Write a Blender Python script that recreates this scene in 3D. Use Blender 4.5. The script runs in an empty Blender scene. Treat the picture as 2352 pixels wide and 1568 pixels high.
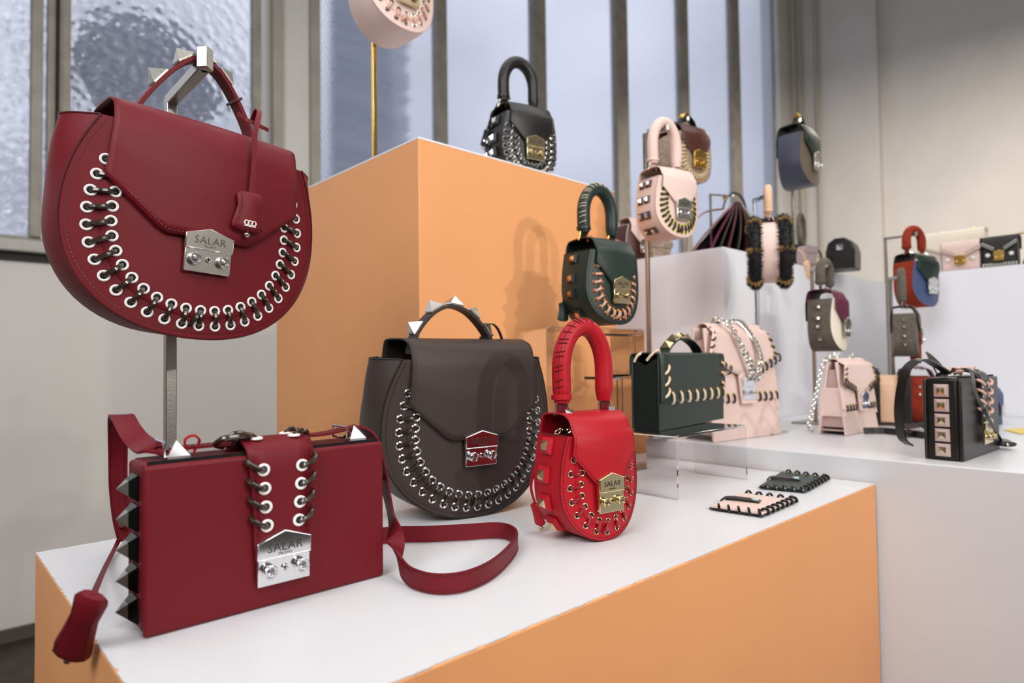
import bpy, math, random
from math import sin, cos, pi, radians, sqrt, atan2
from mathutils import Matrix, Vector, noise

SC = bpy.context.scene
COL = SC.collection
random.seed(4)

# ------------------------------------------------------------------ camera
F, PITCH, ROLL, PX, PY = 1468.0, 0.031, -0.013, 1176, 784
CAM = Vector((0, 0, 1.25))
cam = bpy.data.cameras.new('camera')
camo = bpy.data.objects.new('camera', cam)
COL.objects.link(camo)
SC.camera = camo
cam.sensor_width = 36
cam.lens = F / 2352 * 36
cam.clip_start = 0.02
fw = Vector((0, cos(PITCH), sin(PITCH))); up0 = Vector((0, -sin(PITCH), cos(PITCH))); r0 = Vector((1, 0, 0))
cup = up0 * cos(ROLL) - r0 * sin(ROLL); crt = r0 * cos(ROLL) + up0 * sin(ROLL)
camo.matrix_world = Matrix(((crt.x, cup.x, -fw.x, CAM.x), (crt.y, cup.y, -fw.y, CAM.y), (crt.z, cup.z, -fw.z, CAM.z), (0, 0, 0, 1)))
cam.dof.use_dof = True
cam.dof.focus_distance = 0.72
cam.dof.aperture_fstop = 5.0

SC.view_settings.view_transform = 'Standard'
SC.view_settings.look = 'None'
SC.view_settings.gamma = 1
SC.view_settings.use_curve_mapping = False
SC.view_settings.exposure = 0.12

# ------------------------------------------------------------------ world + lamps
w = bpy.data.worlds.new('sky'); SC.world = w; w.use_nodes = True
bg = w.node_tree.nodes['Background']
bg.inputs[1].default_value = 1.25
# overcast sky: brighter overhead than at the horizon
_nt = w.node_tree; _tc = _nt.nodes.new('ShaderNodeTexCoord'); _sp = _nt.nodes.new('ShaderNodeSeparateXYZ'); _cr = _nt.nodes.new('ShaderNodeValToRGB')
_nt.links.new(_tc.outputs['Generated'], _sp.inputs[0]); _nt.links.new(_sp.outputs['Z'], _cr.inputs[0]); 
_nz = _nt.nodes.new('ShaderNodeTexNoise'); _nz.inputs['Scale'].default_value = 4.5; _nz.inputs['Detail'].default_value = 3
_mr = _nt.nodes.new('ShaderNodeMapRange'); _mr.inputs['From Min'].default_value = 0.35; _mr.inputs['From Max'].default_value = 0.65; _mr.inputs['To Min'].default_value = 0.62; _mr.inputs['To Max'].default_value = 1.12
_vm = _nt.nodes.new('ShaderNodeVectorMath'); _vm.operation = 'SCALE'
_nt.links.new(_tc.outputs['Generated'], _nz.inputs['Vector']); _nt.links.new(_nz.outputs['Fac'], _mr.inputs['Value'])
_nt.links.new(_cr.outputs[0], _vm.inputs[0]); _nt.links.new(_mr.outputs[0], _vm.inputs['Scale']); _nt.links.new(_vm.outputs[0], bg.inputs[0])
_cr.color_ramp.elements[0].position = 0.0; _cr.color_ramp.elements[0].color = (0.64, 0.67, 0.76, 1)
_cr.color_ramp.elements[1].position = 0.55; _cr.color_ramp.elements[1].color = (1.3, 1.3, 1.36, 1)
_e = _cr.color_ramp.elements.new(0.12); _e.color = (0.78, 0.80, 0.87, 1)

def lamp(name, kind, loc, target, power, color, size, size_y=None, spot=None):
    l = bpy.data.lights.new(name, kind); l.energy = power; l.color = color
    if kind == 'AREA':
        l.size = size
        if size_y: l.shape = 'RECTANGLE'; l.size_y = size_y
    else:
        l.shadow_soft_size = size
    if spot: l.spot_size = radians(spot); l.spot_blend = 1.0
    o = bpy.data.objects.new(name, l); COL.objects.link(o)
    o.location = loc
    o.rotation_euler = (Vector(target) - Vector(loc)).to_track_quat('-Z', 'Y').to_euler()
    return o
lamp('key_spot', 'SPOT', (1.75, -0.9, 1.95), (0.10, 1.15, 1.58), 62, (1.0, 0.95, 0.89), 0.035, spot=56)
lamp('key_spot', 'SPOT', (1.55, -1.45, 2.15), (0.10, 1.15, 1.58), 62, (1.0, 0.95, 0.89), 0.035, spot=56)
lamp('overhead_fill', 'AREA', (0.6, 1.2, 3.55), (0.6, 1.2, 0), 42, (1.0, 0.98, 0.96), 3.6, 2.2)
lamp('overhead_fill', 'AREA', (1.5, -1.6, 3.5), (0.8, 1.2, 1.2), 48, (1.0, 0.98, 0.96), 1.8, 1.2)
lamp('overhead_fill', 'AREA', (-1.0, -1.1, 2.7), (0.5, 1.5, 1.2), 42, (0.93, 0.96, 1.0), 1.2, 1.2)  # added cool fill from the left, stands in for window light
lamp('overhead_fill', 'AREA', (3.2, 4.0, 3.55), (3.6, 4.6, 1.5), 145, (1.0, 0.90, 0.78), 2.4, 2.4)  # added warm fill that brightens the far walls

# ------------------------------------------------------------------ pixel helpers (to find where things stand)
def ray(x, y):
    X = (x - PX) / F; Y = (y - PY) / F
    Xc = X * cos(ROLL) + Y * sin(ROLL); D = -X * sin(ROLL) + Y * cos(ROLL)
    return Vector((Xc, cos(PITCH) + D * sin(PITCH), sin(PITCH) - D * cos(PITCH)))
def at_z(x, y, z):
    d = ray(x, y); return CAM + d * ((z - CAM.z) / d.z)
def at_d(x, y, Y):
    d = ray(x, y); return CAM + d * (Y / d.y)
YAW = radians(43.2)
U = Vector((cos(YAW), sin(YAW), 0)); BK = Vector((-sin(YAW), cos(YAW), 0))
HALL = Vector((-0.1747, 0.3394, 0))
def hall(x, y, z=0):
    return HALL + U * x + BK * y + Vector((0, 0, z))

# ------------------------------------------------------------------ materials
def lin(h):
    h = h.lstrip('#'); c = [int(h[i:i + 2], 16) / 255 for i in (0, 2, 4)]
    return tuple((v / 12.92 if v <= 0.04045 else ((v + 0.055) / 1.055) ** 2.4) for v in c) + (1,)
MATS = {}
def mat(name, col, rough=0.5, metal=0.0, bump=0.0, bscale=400.0, spec=0.5, sheen=0.0, coat=0.0, vary=0.0, vscale=8.0, trans=0.0, ior=1.45, emit=None):
    if name in MATS: return MATS[name]
    m = bpy.data.materials.new(name); m.use_nodes = True
    nt = m.node_tree; b = nt.nodes['Principled BSDF']
    c = lin(col)
    b.inputs['Base Color'].default_value = c
    b.inputs['Roughness'].default_value = rough
    b.inputs['Metallic'].default_value = metal
    b.inputs['Specular IOR Level'].default_value = spec
    b.inputs['IOR'].default_value = ior
    b.inputs['Transmission Weight'].default_value = trans
    b.inputs['Coat Weight'].default_value = coat
    b.inputs['Coat Roughness'].default_value = 0.12
    if sheen:
        b.inputs['Sheen Weight'].default_value = sheen; b.inputs['Sheen Roughness'].default_value = 0.4
        b.inputs['Sheen Tint'].default_value = c
    if bump or vary:
        tc = nt.nodes.new('ShaderNodeTexCoord')
    if bump:
        n = nt.nodes.new('ShaderNodeTexNoise'); n.inputs['Scale'].default_value = bscale; n.inputs['Detail'].default_value = 3
        nt.links.new(tc.outputs['Object'], n.inputs['Vector'])
        bp = nt.nodes.new('ShaderNodeBump'); bp.inputs['Strength'].default_value = bump; bp.inputs['Distance'].default_value = 0.0006
        nt.links.new(n.outputs['Fac'], bp.inputs['Height']); nt.links.new(bp.outputs['Normal'], b.inputs['Normal'])
    if vary:
        n2 = nt.nodes.new('ShaderNodeTexNoise'); n2.inputs['Scale'].default_value = vscale; n2.inputs['Detail'].default_value = 5
        nt.links.new(tc.outputs['Object'], n2.inputs['Vector'])
        r = nt.nodes.new('ShaderNodeMapRange'); r.inputs['From Min'].default_value = 0.3; r.inputs['From Max'].default_value = 0.7
        r.inputs['To Min'].default_value = 1 - vary; r.inputs['To Max'].default_value = 1.0
        nt.links.new(n2.outputs['Fac'], r.inputs['Value'])
        mx = nt.nodes.new('ShaderNodeVectorMath'); mx.operation = 'SCALE'; mx.inputs[0].default_value = c[:3]
        nt.links.new(r.outputs['Result'], mx.inputs['Scale']); nt.links.new(mx.outputs['Vector'], b.inputs['Base Color'])
    MATS[name] = m
    return m
def leather(name, col, rough=0.42, **k):
    return mat(name, col, rough, bump=0.25, bscale=1400, **k)
def velvet(name, col):
    return mat(name, col, 0.85, bump=0.8, bscale=500, sheen=1.0, spec=0.2, vary=0.35, vscale=60)

M_RED = leather('burgundy leather', '#68101a', 0.5, spec=.3)
M_REDD = leather('burgundy edge', '#4a0a12', 0.35)
M_SCAR = leather('red leather', '#a90f1e', 0.45, spec=.35)
M_SCARD = leather('red edge', '#650812', 0.4)
M_BRN = leather('dark brown leather', '#372d29', 0.5, spec=.35)
M_BRND = leather('dark brown edge', '#171110', 0.4)
M_BLK = leather('black leather', '#15130f', 0.36)
M_BLKD = leather('black edge', '#070707', 0.4)
M_GRN = leather('bottle green leather', '#1d2c26', 0.42)
M_GRND = leather('green edge', '#0d1411', 0.42)
M_PNK = leather('blush leather', '#e0c4ba', 0.5)
M_PNKD = leather('blush edge', '#b99a92', 0.5)
M_LACE = mat('brown cord', '#2b2014', 0.22, coat=0.8)
M_LACER = mat('red cord', '#8d0f1c', 0.3, coat=0.5)
M_LACEC = mat('cream cord', '#d8c4a6', 0.4, coat=0.2)
M_LACEP = mat('rose cord', '#cfa08c', 0.4, coat=0.2)
M_LACED = mat('dark cord', '#2a1c1a', 0.4, coat=0.3)
M_LACEK = mat('black cord', '#0c0b0c', 0.25, coat=0.6)
M_WHITE = mat('white enamel', '#f2eeea', 0.3, coat=0.4)
M_CHROME = mat('chrome', '#e8e8ea', 0.10, 1.0)
M_SILV = mat('silver plate', '#d9d6cf', 0.20, 1.0)
M_PGOLD = mat('pale gold', '#d9c9a0', 0.18, 1.0)
M_GOLD = mat('gold', '#e2bd68', 0.2, 1.0)
M_CUPR = mat('copper', '#d98a4a', 0.3, 1.0)
M_STEEL = mat('brushed steel', '#a8a6a0', 0.32, 1.0, bump=0.2, bscale=300)
M_GUN = mat('gunmetal', '#2c3230', 0.28, 1.0)
M_DARKM = mat('engraving', '#55534e', 0.4, 1.0)
M_YEL = mat('yellow brass', '#c8c020', 0.35, 0.6)
M_HOLLOW = mat('hollow_shade', '#120c0b', 0.9)  # near-black that stands for shade inside holes and openings
M_WPAINT = mat('white plinth paint', '#d8d8da', 0.32, vary=0.04, vscale=3, bump=0.15, bscale=60)
M_WMATT = mat('white plinth', '#ececf1', 0.5, vary=0.05, vscale=3)
M_ORA = mat('orange vinyl', '#e9a36a', 0.5, vary=0.05, vscale=5, bump=0.1, bscale=30)
M_WALL = mat('wall plaster', '#d9d6d1', 0.75, vary=0.10, vscale=1.6, bump=0.4, bscale=25)
M_FRAME = mat('window frame paint', '#a39d92', 0.55, vary=0.3, vscale=9)
M_FLOOR = mat('floor boards', '#3d332b', 0.45, vary=0.5, vscale=14)
M_CEIL = mat('ceiling paint', '#cfccc6', 0.9)
M_ACR = bpy.data.materials.new('clear acrylic'); M_ACR.use_nodes = True
_n = M_ACR.node_tree; _n.nodes.clear()
_o = _n.nodes.new('ShaderNodeOutputMaterial'); _t = _n.nodes.new('ShaderNodeBsdfTransparent'); _t.inputs[0].default_value = (0.965, 0.965, 0.975, 1)
_g = _n.nodes.new('ShaderNodeBsdfGlossy'); _g.inputs['Roughness'].default_value = 0.05
_f = _n.nodes.new('ShaderNodeFresnel'); _f.inputs[0].default_value = 1.45; _m = _n.nodes.new('ShaderNodeMixShader')
_n.links.new(_f.outputs[0], _m.inputs[0]); _n.links.new(_t.outputs[0], _m.inputs[1]); _n.links.new(_g.outputs[0], _m.inputs[2]); _n.links.new(_m.outputs[0], _o.inputs[0])
M_FURK = mat('black fur', '#0b0a0b', 0.7, sheen=0.3)
M_FURG = mat('gold fur', '#b08d55', 0.7, sheen=0.3)

# window glass: rough, bumpy
def glass_mat(name, rough, scale, strength, reed=False, tint='#eef0f6', ior=1.12, fior=1.15):
    m = bpy.data.materials.new(name); m.use_nodes = True; nt = m.node_tree
    nt.nodes.clear()
    out = nt.nodes.new('ShaderNodeOutputMaterial')
    g = nt.nodes.new('ShaderNodeBsdfRefraction'); g.inputs['IOR'].default_value = ior; g.inputs['Roughness'].default_value = rough
    g.inputs['Color'].default_value = lin(tint)
    tr = nt.nodes.new('ShaderNodeBsdfTranslucent'); tr.inputs['Color'].default_value = lin('#ccd2e2')
    gl = nt.nodes.new('ShaderNodeBsdfGlossy'); gl.inputs['Roughness'].default_value = 0.15
    fr = nt.nodes.new('ShaderNodeFresnel'); fr.inputs['IOR'].default_value = fior
    mx = nt.nodes.new('ShaderNodeMixShader'); mx.inputs[0].default_value = 0.3
    mx2 = nt.nodes.new('ShaderNodeMixShader')
    tc = nt.nodes.new('ShaderNodeTexCoord')
    mp = nt.nodes.new('ShaderNodeMapping')
    nt.links.new(tc.outputs['Object'], mp.inputs['Vector'])
    if reed:
        t = nt.nodes.new('ShaderNodeTexVoronoi'); t.inputs['Scale'].default_value = scale
        mp.inputs['Scale'].default_value = (1, 1, 0.9)
        mp.inputs['Rotation'].default_value = (0, radians(28), 0)
        t.inputs['Randomness'].default_value = 0.1
        h = t.outputs['Distance']
    else:
        t = nt.nodes.new('ShaderNodeTexVoronoi'); t.feature = 'SMOOTH_F1'; t.inputs['Scale'].default_value = scale; t.inputs['Randomness'].default_value = 1
        h = t.outputs['Distance']
    nt.links.new(mp.outputs['Vector'], t.inputs['Vector'])
    bp = nt.nodes.new('ShaderNodeBump'); bp.inputs['Strength'].default_value = strength; bp.inputs['Distance'].default_value = 0.01
    nt.links.new(h, bp.inputs['Height'])
    for s in (g, gl): nt.links.new(bp.outputs['Normal'], s.inputs['Normal'])
    nt.links.new(g.outputs[0], mx.inputs[1]); nt.links.new(tr.outputs[0], mx.inputs[2])
    nt.links.new(fr.outputs[0], mx2.inputs[0]); nt.links.new(mx.outputs[0], mx2.inputs[1]); nt.links.new(gl.outputs[0], mx2.inputs[2])
    nt.links.new(mx2.outputs[0], out.inputs[0])
    return m
M_GLASS1 = glass_mat('hammered glass', 0.14, 26, 1.6, ior=1.35, fior=1.4)
M_GLASS2 = glass_mat('reeded glass', 0.2, 46, 0.5, reed=True)

# ------------------------------------------------------------------ mesh helpers
class MB:
    def __init__(s): s.v = []; s.f = []; s.m = []
    def add(s, vs, fs, mi=0):
        b = len(s.v); s.v += [tuple(v) for v in vs]; s.f += [tuple(b + i for i in f) for f in fs]; s.m += [mi] * len(fs)
    def box(s, a, b, mi=0, M=None):
        (x0, y0, z0), (x1, y1, z1) = a, b
        vs = [Vector(p) for p in ((x0, y0, z0), (x1, y0, z0), (x1, y1, z0), (x0, y1, z0), (x0, y0, z1), (x1, y0, z1), (x1, y1, z1), (x0, y1, z1))]
        if M: vs = [M @ v for v in vs]
        s.add(vs, [(0, 3, 2, 1), (4, 5, 6, 7), (0, 1, 5, 4), (1, 2, 6, 5), (2, 3, 7, 6), (3, 0, 4, 7)], mi)
    def prism(s, pts, y0, y1, mi=0, axis='y', M=None):
        n = len(pts)
        def P(p, t):
            v = Vector((p[0], t, p[1])) if axis == 'y' else (Vector((p[0], p[1], t)) if axis == 'z' else Vector((t, p[0], p[1])))
            return M @ v if M else v
        vs = [P(p, y0) for p in pts] + [P(p, y1) for p in pts]
        fs = [tuple(range(n)), tuple(range(2 * n - 1, n - 1, -1))] + [(i, i + n, (i + 1) % n + n, (i + 1) % n) for i in range(n)]
        s.add(vs, fs, mi)
    def grid(s, rows, mi=0, closed=False):
        n = len(rows[0]); vs = [p for r in rows for p in r]; fs = []
        for i in range(len(rows) - 1):
            for j in range(n if closed else n - 1):
                k = (j + 1) % n
                fs.append((i * n + j, i * n + k, (i + 1) * n + k, (i + 1) * n + j))
        s.add(vs, fs, mi)
    def tube(s, path, r, n=8, mi=0, caps=True, closed=False, flat=1.0):
        path = [Vector(p) for p in path]; N = len(path)
        rr = r if isinstance(r, (list, tuple)) else [r] * N
        T = []
        for i in range(N):
            a = path[(i - 1) % N if closed else max(i - 1, 0)]; b = path[(i + 1) % N if closed else min(i + 1, N - 1)]
            d = b - a
            T.append(d.normalized() if d.length > 1e-9 else Vector((0, 0, 1)))
        up = Vector((0, 0, 1)) if abs(T[0].z) < 0.9 else Vector((0, 1, 0))
        nrm = (up - T[0] * up.dot(T[0])).normalized(); rows = []
        for i in range(N):
            nrm = (nrm - T[i] * nrm.dot(T[i])).normalized(); bn = T[i].cross(nrm)
            rows.append([path[i] + nrm * (cos(2 * pi * k / n) * rr[i]) + bn * (sin(2 * pi * k / n) * rr[i] * flat) for k in range(n)])
        if closed: rows.append(rows[0])
        b = len(s.v); s.grid(rows, mi, closed=True)
        if caps and not closed:
            s.f.append(tuple(b + k for k in range(n))[::-1]); s.m.append(mi)
            s.f.append(tuple(b + (N - 1) * n + k for k in range(n))); s.m.append(mi)
    def lathe(s, prof, n=16, mi=0, M=None):
        # profile (r, h) turned about -y axis, h grows towards -y
        rows = []
        for r, h in prof:
            row = [Vector((cos(2 * pi * k / n) * r, -h, sin(2 * pi * k / n) * r)) for k in range(n)]
            rows.append([M @ v for v in row] if M else row)
        b = len(s.v); s.grid(rows, mi, closed=True)
        s.f.append(tuple(b + (len(prof) - 1) * n + k for k in range(n))[::-1]); s.m.append(mi)
    def ribbon(s, path, wid, width, th, mi=0):
        # path: centre points, wid: unit width vectors
        path = [Vector(p) for p in path]; N = len(path); rows = []
        for i in range(N):
            t = (path[min(i + 1, N - 1)] - path[max(i - 1, 0)]).normalized()
            wv = Vector(wid[i] if isinstance(wid, list) else wid); wv = (wv - t * wv.dot(t)).normalized()
            nn = t.cross(wv); ww = (width[i] if isinstance(width, list) else width) / 2
            a, b = wv * ww, nn * (th / 2)
            rows.append([path[i] - a - b, path[i] + a - b, path[i] + a + b, path[i] - a + b])
        b0 = len(s.v); s.grid(rows, mi, closed=True)
        s.f.append((b0 + 3, b0 + 2, b0 + 1, b0)); s.m.append(mi)
        e = b0 + (N - 1) * 4; s.f.append((e, e + 1, e + 2, e + 3)); s.m.append(mi)
    def mesh(s, name, mats, smooth=True, angle=40):
        me = bpy.data.meshes.new(name)
        me.from_pydata(s.v, [], s.f)
        for m in (mats if isinstance(mats, (list, tuple)) else [mats]): me.materials.append(m)
        me.polygons.foreach_set('material_index', s.m)
        me.polygons.foreach_set('use_smooth', [smooth] * len(s.f))
        me.update()
        if smooth:
            try: me.set_sharp_from_angle(angle=radians(angle))
            except Exception: pass
        return me

def link(name, me, parent=None, M=None, kind=None, bevel=0, seg=2, solid=0, sub=0, label=None):
    o = bpy.data.objects.new(name, me); COL.objects.link(o)
    if parent: o.parent = parent
    if M is not None: o.matrix_basis = M
    if kind: o['kind'] = kind
    if label: o['label'] = label
    if solid:
        q = o.modifiers.new('thickness', 'SOLIDIFY'); q.thickness = solid; q.offset = 0
    if bevel:
        q = o.modifiers.new('edge', 'BEVEL'); q.width = bevel; q.segments = seg; q.limit_method = 'ANGLE'; q.angle_limit = radians(35)
    if sub:
        q = o.modifiers.new('smooth', 'SUBSURF'); q.levels = sub; q.render_levels = sub
    return o
def part(name, mb, m, parent, **k):
    sm = k.pop('smooth', True); an = k.pop('angle', 40)
    return link(name, mb.mesh(name, m, sm, an), parent, **k)
def empty(name, loc, yaw=0.0, lean=0.0, roll=0.0, scale=1.0, label=None, cat=None, group=None):
    o = bpy.data.objects.new(name, None); COL.objects.link(o); o.empty_display_size = 0.05
    a = yaw; u = Vector((cos(a), sin(a), 0)); bk = Vector((-sin(a), cos(a), 0)); up = Vector((0, 0, 1))
    wv = up * cos(lean) + bk * sin(lean); n = bk * cos(lean) - up * sin(lean)
    u2 = u * cos(roll) + wv * sin(roll); w2 = -u * sin(roll) + wv * cos(roll)
    M = Matrix(((u2.x, n.x, w2.x, loc[0]), (u2.y, n.y, w2.y, loc[1]), (u2.z, n.z, w2.z, loc[2]), (0, 0, 0, 1)))
    o.matrix_world = M @ Matrix.Scale(scale, 4)
    if label: o['label'] = label
    if cat: o['category'] = cat
    if group: o['group'] = group
    return o
def structure(o):
    o['kind'] = 'structure'; return o
def smoothpath(pts, n=8):
    # Catmull-Rom
    P = [Vector(p) for p in pts]; P = [P[0] * 2 - P[1]] + P + [P[-1] * 2 - P[-2]]; out = []
    for i in range(1, len(P) - 2):
        a, b, c, d = P[i - 1:i + 3]
        for k in range(n):
            t = k / n
            out.append(0.5 * ((2 * b) + (c - a) * t + (2 * a - 5 * b + 4 * c - d) * t * t + (3 * b - a - 3 * c + d) * t ** 3))
    out.append(P[-2]); return out
def resample(pts, n):
    pts = [Vector(p) for p in pts]; L = [0]
    for a, b in zip(pts, pts[1:]): L.append(L[-1] + (b - a).length)
    out = []; j = 0
    for i in range(n):
        s = L[-1] * i / (n - 1)
        while j < len(L) - 2 and L[j + 1] < s: j += 1
        t = (s - L[j]) / max(L[j + 1] - L[j], 1e-9); out.append(pts[j].lerp(pts[j + 1], t))
    return out
def T(x, y, z): return Matrix.Translation((x, y, z))
def RY(a): return Matrix.Rotation(a, 4, 'Y')
def RX(a): return Matrix.Rotation(a, 4, 'X')
def RZ(a): return Matrix.Rotation(a, 4, 'Z')
def to_frame(origin, xdir, ydir):
    x = Vector(xdir).normalized(); y = Vector(ydir); y = (y - x * y.dot(x)).normalized(); z = x.cross(y)
    o = Vector(origin)
    return Matrix(((x.x, y.x, z.x, o.x), (x.y, y.y, z.y, o.y), (x.z, y.z, z.z, o.z), (0, 0, 0, 1)))

TEXT = {}
def text_mesh(s, size, m, ext=0.0002):
    k = (s, size, m.name)
    if k in TEXT: return TEXT[k]
    c = bpy.data.curves.new('lettering', 'FONT'); c.body = s; c.size = size; c.extrude = ext; c.align_x = 'CENTER'; c.align_y = 'CENTER'
    c.resolution_u = 2
    c.space_character = 1.05
    o = bpy.data.objects.new('lettering', c); COL.objects.link(o)
    dg = bpy.context.evaluated_depsgraph_get()
    me = bpy.data.meshes.new_from_object(o.evaluated_get(dg)); me.materials.clear(); me.materials.append(m)
    bpy.data.objects.remove(o); TEXT[k] = me
    return me
def lettering(s, size, m, parent, x, y, z, ext=0.0002):
    return link('lettering', text_mesh(s, size, m, ext), parent, M=T(x, y, z) @ RX(pi / 2))

# ------------------------------------------------------------------ shared small pieces
EYE = {}
def eyelet_mesh(m, R=0.0045, r=0.0014):
    k = (m.name, R, r)
    if k not in EYE:
        b = MB()
        b.tube([(cos(2 * pi * i / 18) * R, 0, sin(2 * pi * i / 18) * R) for i in range(18)], r, 6, closed=True, flat=1.0)
        b.lathe([(R * 0.95, 0.0002), (0.0001, 0.0002)], 12, 1)  # dark disc paints the shade inside the eyelet hole
        EYE[k] = b.mesh('eyelet', [m, M_HOLLOW])
    return EYE[k]
LACE = {}
def lace_mesh(m, r=0.0024, arch=0.003):
    k = (m.name, r, arch)
    if k not in LACE:
        b = MB(); n = 9
        L = 0.024
        pts = [(L * (i / (n - 1)), 0.0012 - (arch + 0.0012) * sin(pi * i / (n - 1)) ** 0.7, 0) for i in range(n)]
        b.tube(pts, r, 7); LACE[k] = b.mesh('lace', m)
    return LACE[k]
def lace_between(a, b, m, parent, r=0.0024, arch=0.003, out=(0, -1, 0)):
    a, b = Vector(a), Vector(b); d = b - a
    Fm = to_frame(a, d, -Vector(out))
    Fm = Fm @ Matrix.Diagonal((d.length / 0.024, 1, 1, 1))
    return link('lace', lace_mesh(m, r, arch), parent, M=Fm)
PYR = {}
def pyramid_mesh(m, w, h, base=0.002, m2=None, split=0.5):
    k = (m.name, w, h, base, m2.name if m2 else '', split)
    if k not in PYR:
        b = MB(); a = w / 2
        def ring(s, z): return [(-s, -s, z), (s, -s, z), (s, s, z), (-s, s, z)]
        lv = [(a, 0), (a, base)] + ([(a * (1 - split), base + (h - base) * split)] if m2 else [])
        vs = []
        for s_, z in lv: vs += ring(s_, z)
        fs = []; mi = []
        for i in range(len(lv) - 1):
            for j in range(4): fs.append((i * 4 + j, i * 4 + (j + 1) % 4, i * 4 + 4 + (j + 1) % 4, i * 4 + 4 + j)); mi.append(0)
        t = len(lv) * 4 - 4; vs.append((0, 0, h)); ap = len(vs) - 1
        for j in range(4): fs.append((t + j, t + (j + 1) % 4, ap)); mi.append(1 if m2 else 0)
        b.add(vs, fs); b.m = mi
        PYR[k] = b.mesh('stud', [m, m2] if m2 else m, smooth=False)
    return PYR[k]
def stud(parent, p, normal, tang, m, w=0.02, h=0.012, m2=None, split=0.5, base=0.002):
    z = Vector(normal).normalized(); x = Vector(tang); x = (x - z * x.dot(z)).normalized(); y = z.cross(x); p = Vector(p)
    Mx = Matrix(((x.x, y.x, z.x, p.x), (x.y, y.y, z.y, p.y), (x.z, y.z, z.z, p.z), (0, 0, 0, 1)))
    return link('stud', pyramid_mesh(m, w, h, base, m2, split), parent, M=Mx)
def stitches(parent, path, m, out=None, L=0.0026, gap=0.0016, r=0.00035, M=None):
    # path points with normals (p, n)
    b = MB(); P = [Vector(p) for p, n in path]; N = [Vector(n) for p, n in path]
    cum = [0]
    for a, c in zip(P, P[1:]): cum.append(cum[-1] + (c - a).length)
    def at(s):
        j = 0
        while j < len(cum) - 2 and cum[j + 1] < s: j += 1
        t = (s - cum[j]) / max(cum[j + 1] - cum[j], 1e-9); return P[j].lerp(P[j + 1], t), N[j]
    s = 0
    while s + L < cum[-1]:
        a, n = at(s); c, _ = at(s + L); d = (c - a).normalized(); side = d.cross(n).normalized() * r; h = n.normalized() * r * 1.2
        vs = [a - side, a + side, c + side, c - side, a - side + h, a + side + h, c + side + h, c - side + h]
        b.add(vs, [(4, 5, 6, 7), (0, 1, 5, 4), (1, 2, 6, 5), (2, 3, 7, 6), (3, 0, 4, 7)])
        s += L + gap
    return part('stitching', b, m, parent, kind='stuff', smooth=False)

def lock_plate(parent, mp, w, zb, zs, za, y, txt=True, detail=2, off=(0, 0, 0)):
    had = set(parent.children)
    _lock_plate(parent, mp, w, zb, zs, za, y, txt, detail)
    if any(off):
        for c in parent.children:
            if c not in had: c.matrix_basis = T(*off) @ c.matrix_basis
def _lock_plate(parent, mp, w, zb, zs, za, y, txt=True, detail=2):
    # plate below, hinged lid above with pointed top, two knobs and a centre keyhole
    h = zs - zb; zm = zb + h * 0.60; hw = w / 2
    b = MB(); b.prism([(-hw * 0.96, zb), (hw * 0.96, zb), (hw * 0.96, zm + 0.001), (-hw * 0.96, zm + 0.001)], y - 0.0032, y + 0.001)
    plate = part('lock_plate', b, mp, parent, bevel=min(0.0008, w * 0.02), smooth=True)
    b = MB(); b.prism([(-hw, zm), (hw, zm), (hw, zs), (0, za), (-hw, zs)], y - 0.0048, y + 0.001)
    lid = part('lock_lid', b, mp, parent, bevel=min(0.0008, w * 0.02))
    if detail:
        b = MB(); e = w * 0.02
        ring = [(-hw + e, zm + e), (hw - e, zm + e), (hw - e, zs - e * .4), (0, za - e * 1.1), (-hw + e, zs - e * .4)]
        b.tube([(x, y - 0.0049, z) for x, z in ring], e * 0.42, 4, closed=True)
        part('lid_rim', b, mp, parent)
    if txt:
        link('lettering', text_mesh('SALAR', w * 0.22, M_DARKM), lid, M=T(0, y - 0.0049, zm + (zs - zm) * 0.62) @ RX(pi / 2))
        link('lettering', text_mesh('MILANO', w * 0.065, M_DARKM), lid, M=T(0, y - 0.0049, zm + (zs - zm) * 0.26) @ RX(pi / 2))
    R = w * 0.125; zk = zb + h * 0.34
    for sx in (-1, 1):
        b = MB(); b.lathe([(R * .8, -0.001), (R * .8, R * .5), (R, R * .55), (R * 1.02, R * 1.0), (R * .9, R * 1.15), (R * .72, R * 1.15), (R * .62, R * 1.0), (R * .55, R * 1.25), (0.0001, R * 1.35)], 20)
        kn = part('knob', b, M_CHROME if mp in (M_CHROME, M_SILV) else mp, parent, M=T(sx * w * 0.29, y - 0.0032, zk))
        if detail > 1:
            b = MB()
            for q in range(24):
                a = 2 * pi * q / 24
                b.box((-0.0003, -R * 1.25, R * .78), (0.0003, -R * 1.12, R * .95), M=RY(a))
            part('ridge_ring', b, mp, kn, kind='stuff', smooth=False)
            link('lettering', text_mesh('SS', R * .8, M_DARKM), kn, M=T(0, -R * 1.36, 0) @ RX(pi / 2))
    b = MB(); r = w * 0.062
    b.lathe([(r, 0), (r, 0.0012), (r * .8, 0.0016), (r * .72, 0.0008), (0.0001, 0.0008)], 16)
    kh = part('keyhole', b, mp, parent, M=T(0, y - 0.0032, zk + R * .1))
    b = MB(); b.box((-r * .12, -0.0014, -r * .6), (r * .12, -0.0008, r * .6)); b.box((-r * .5, -0.0014, -r * .1), (r * .5, -0.0008, r * .12)); 
    part('key_slot', b, M_HOLLOW, kh, smooth=False)

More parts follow.
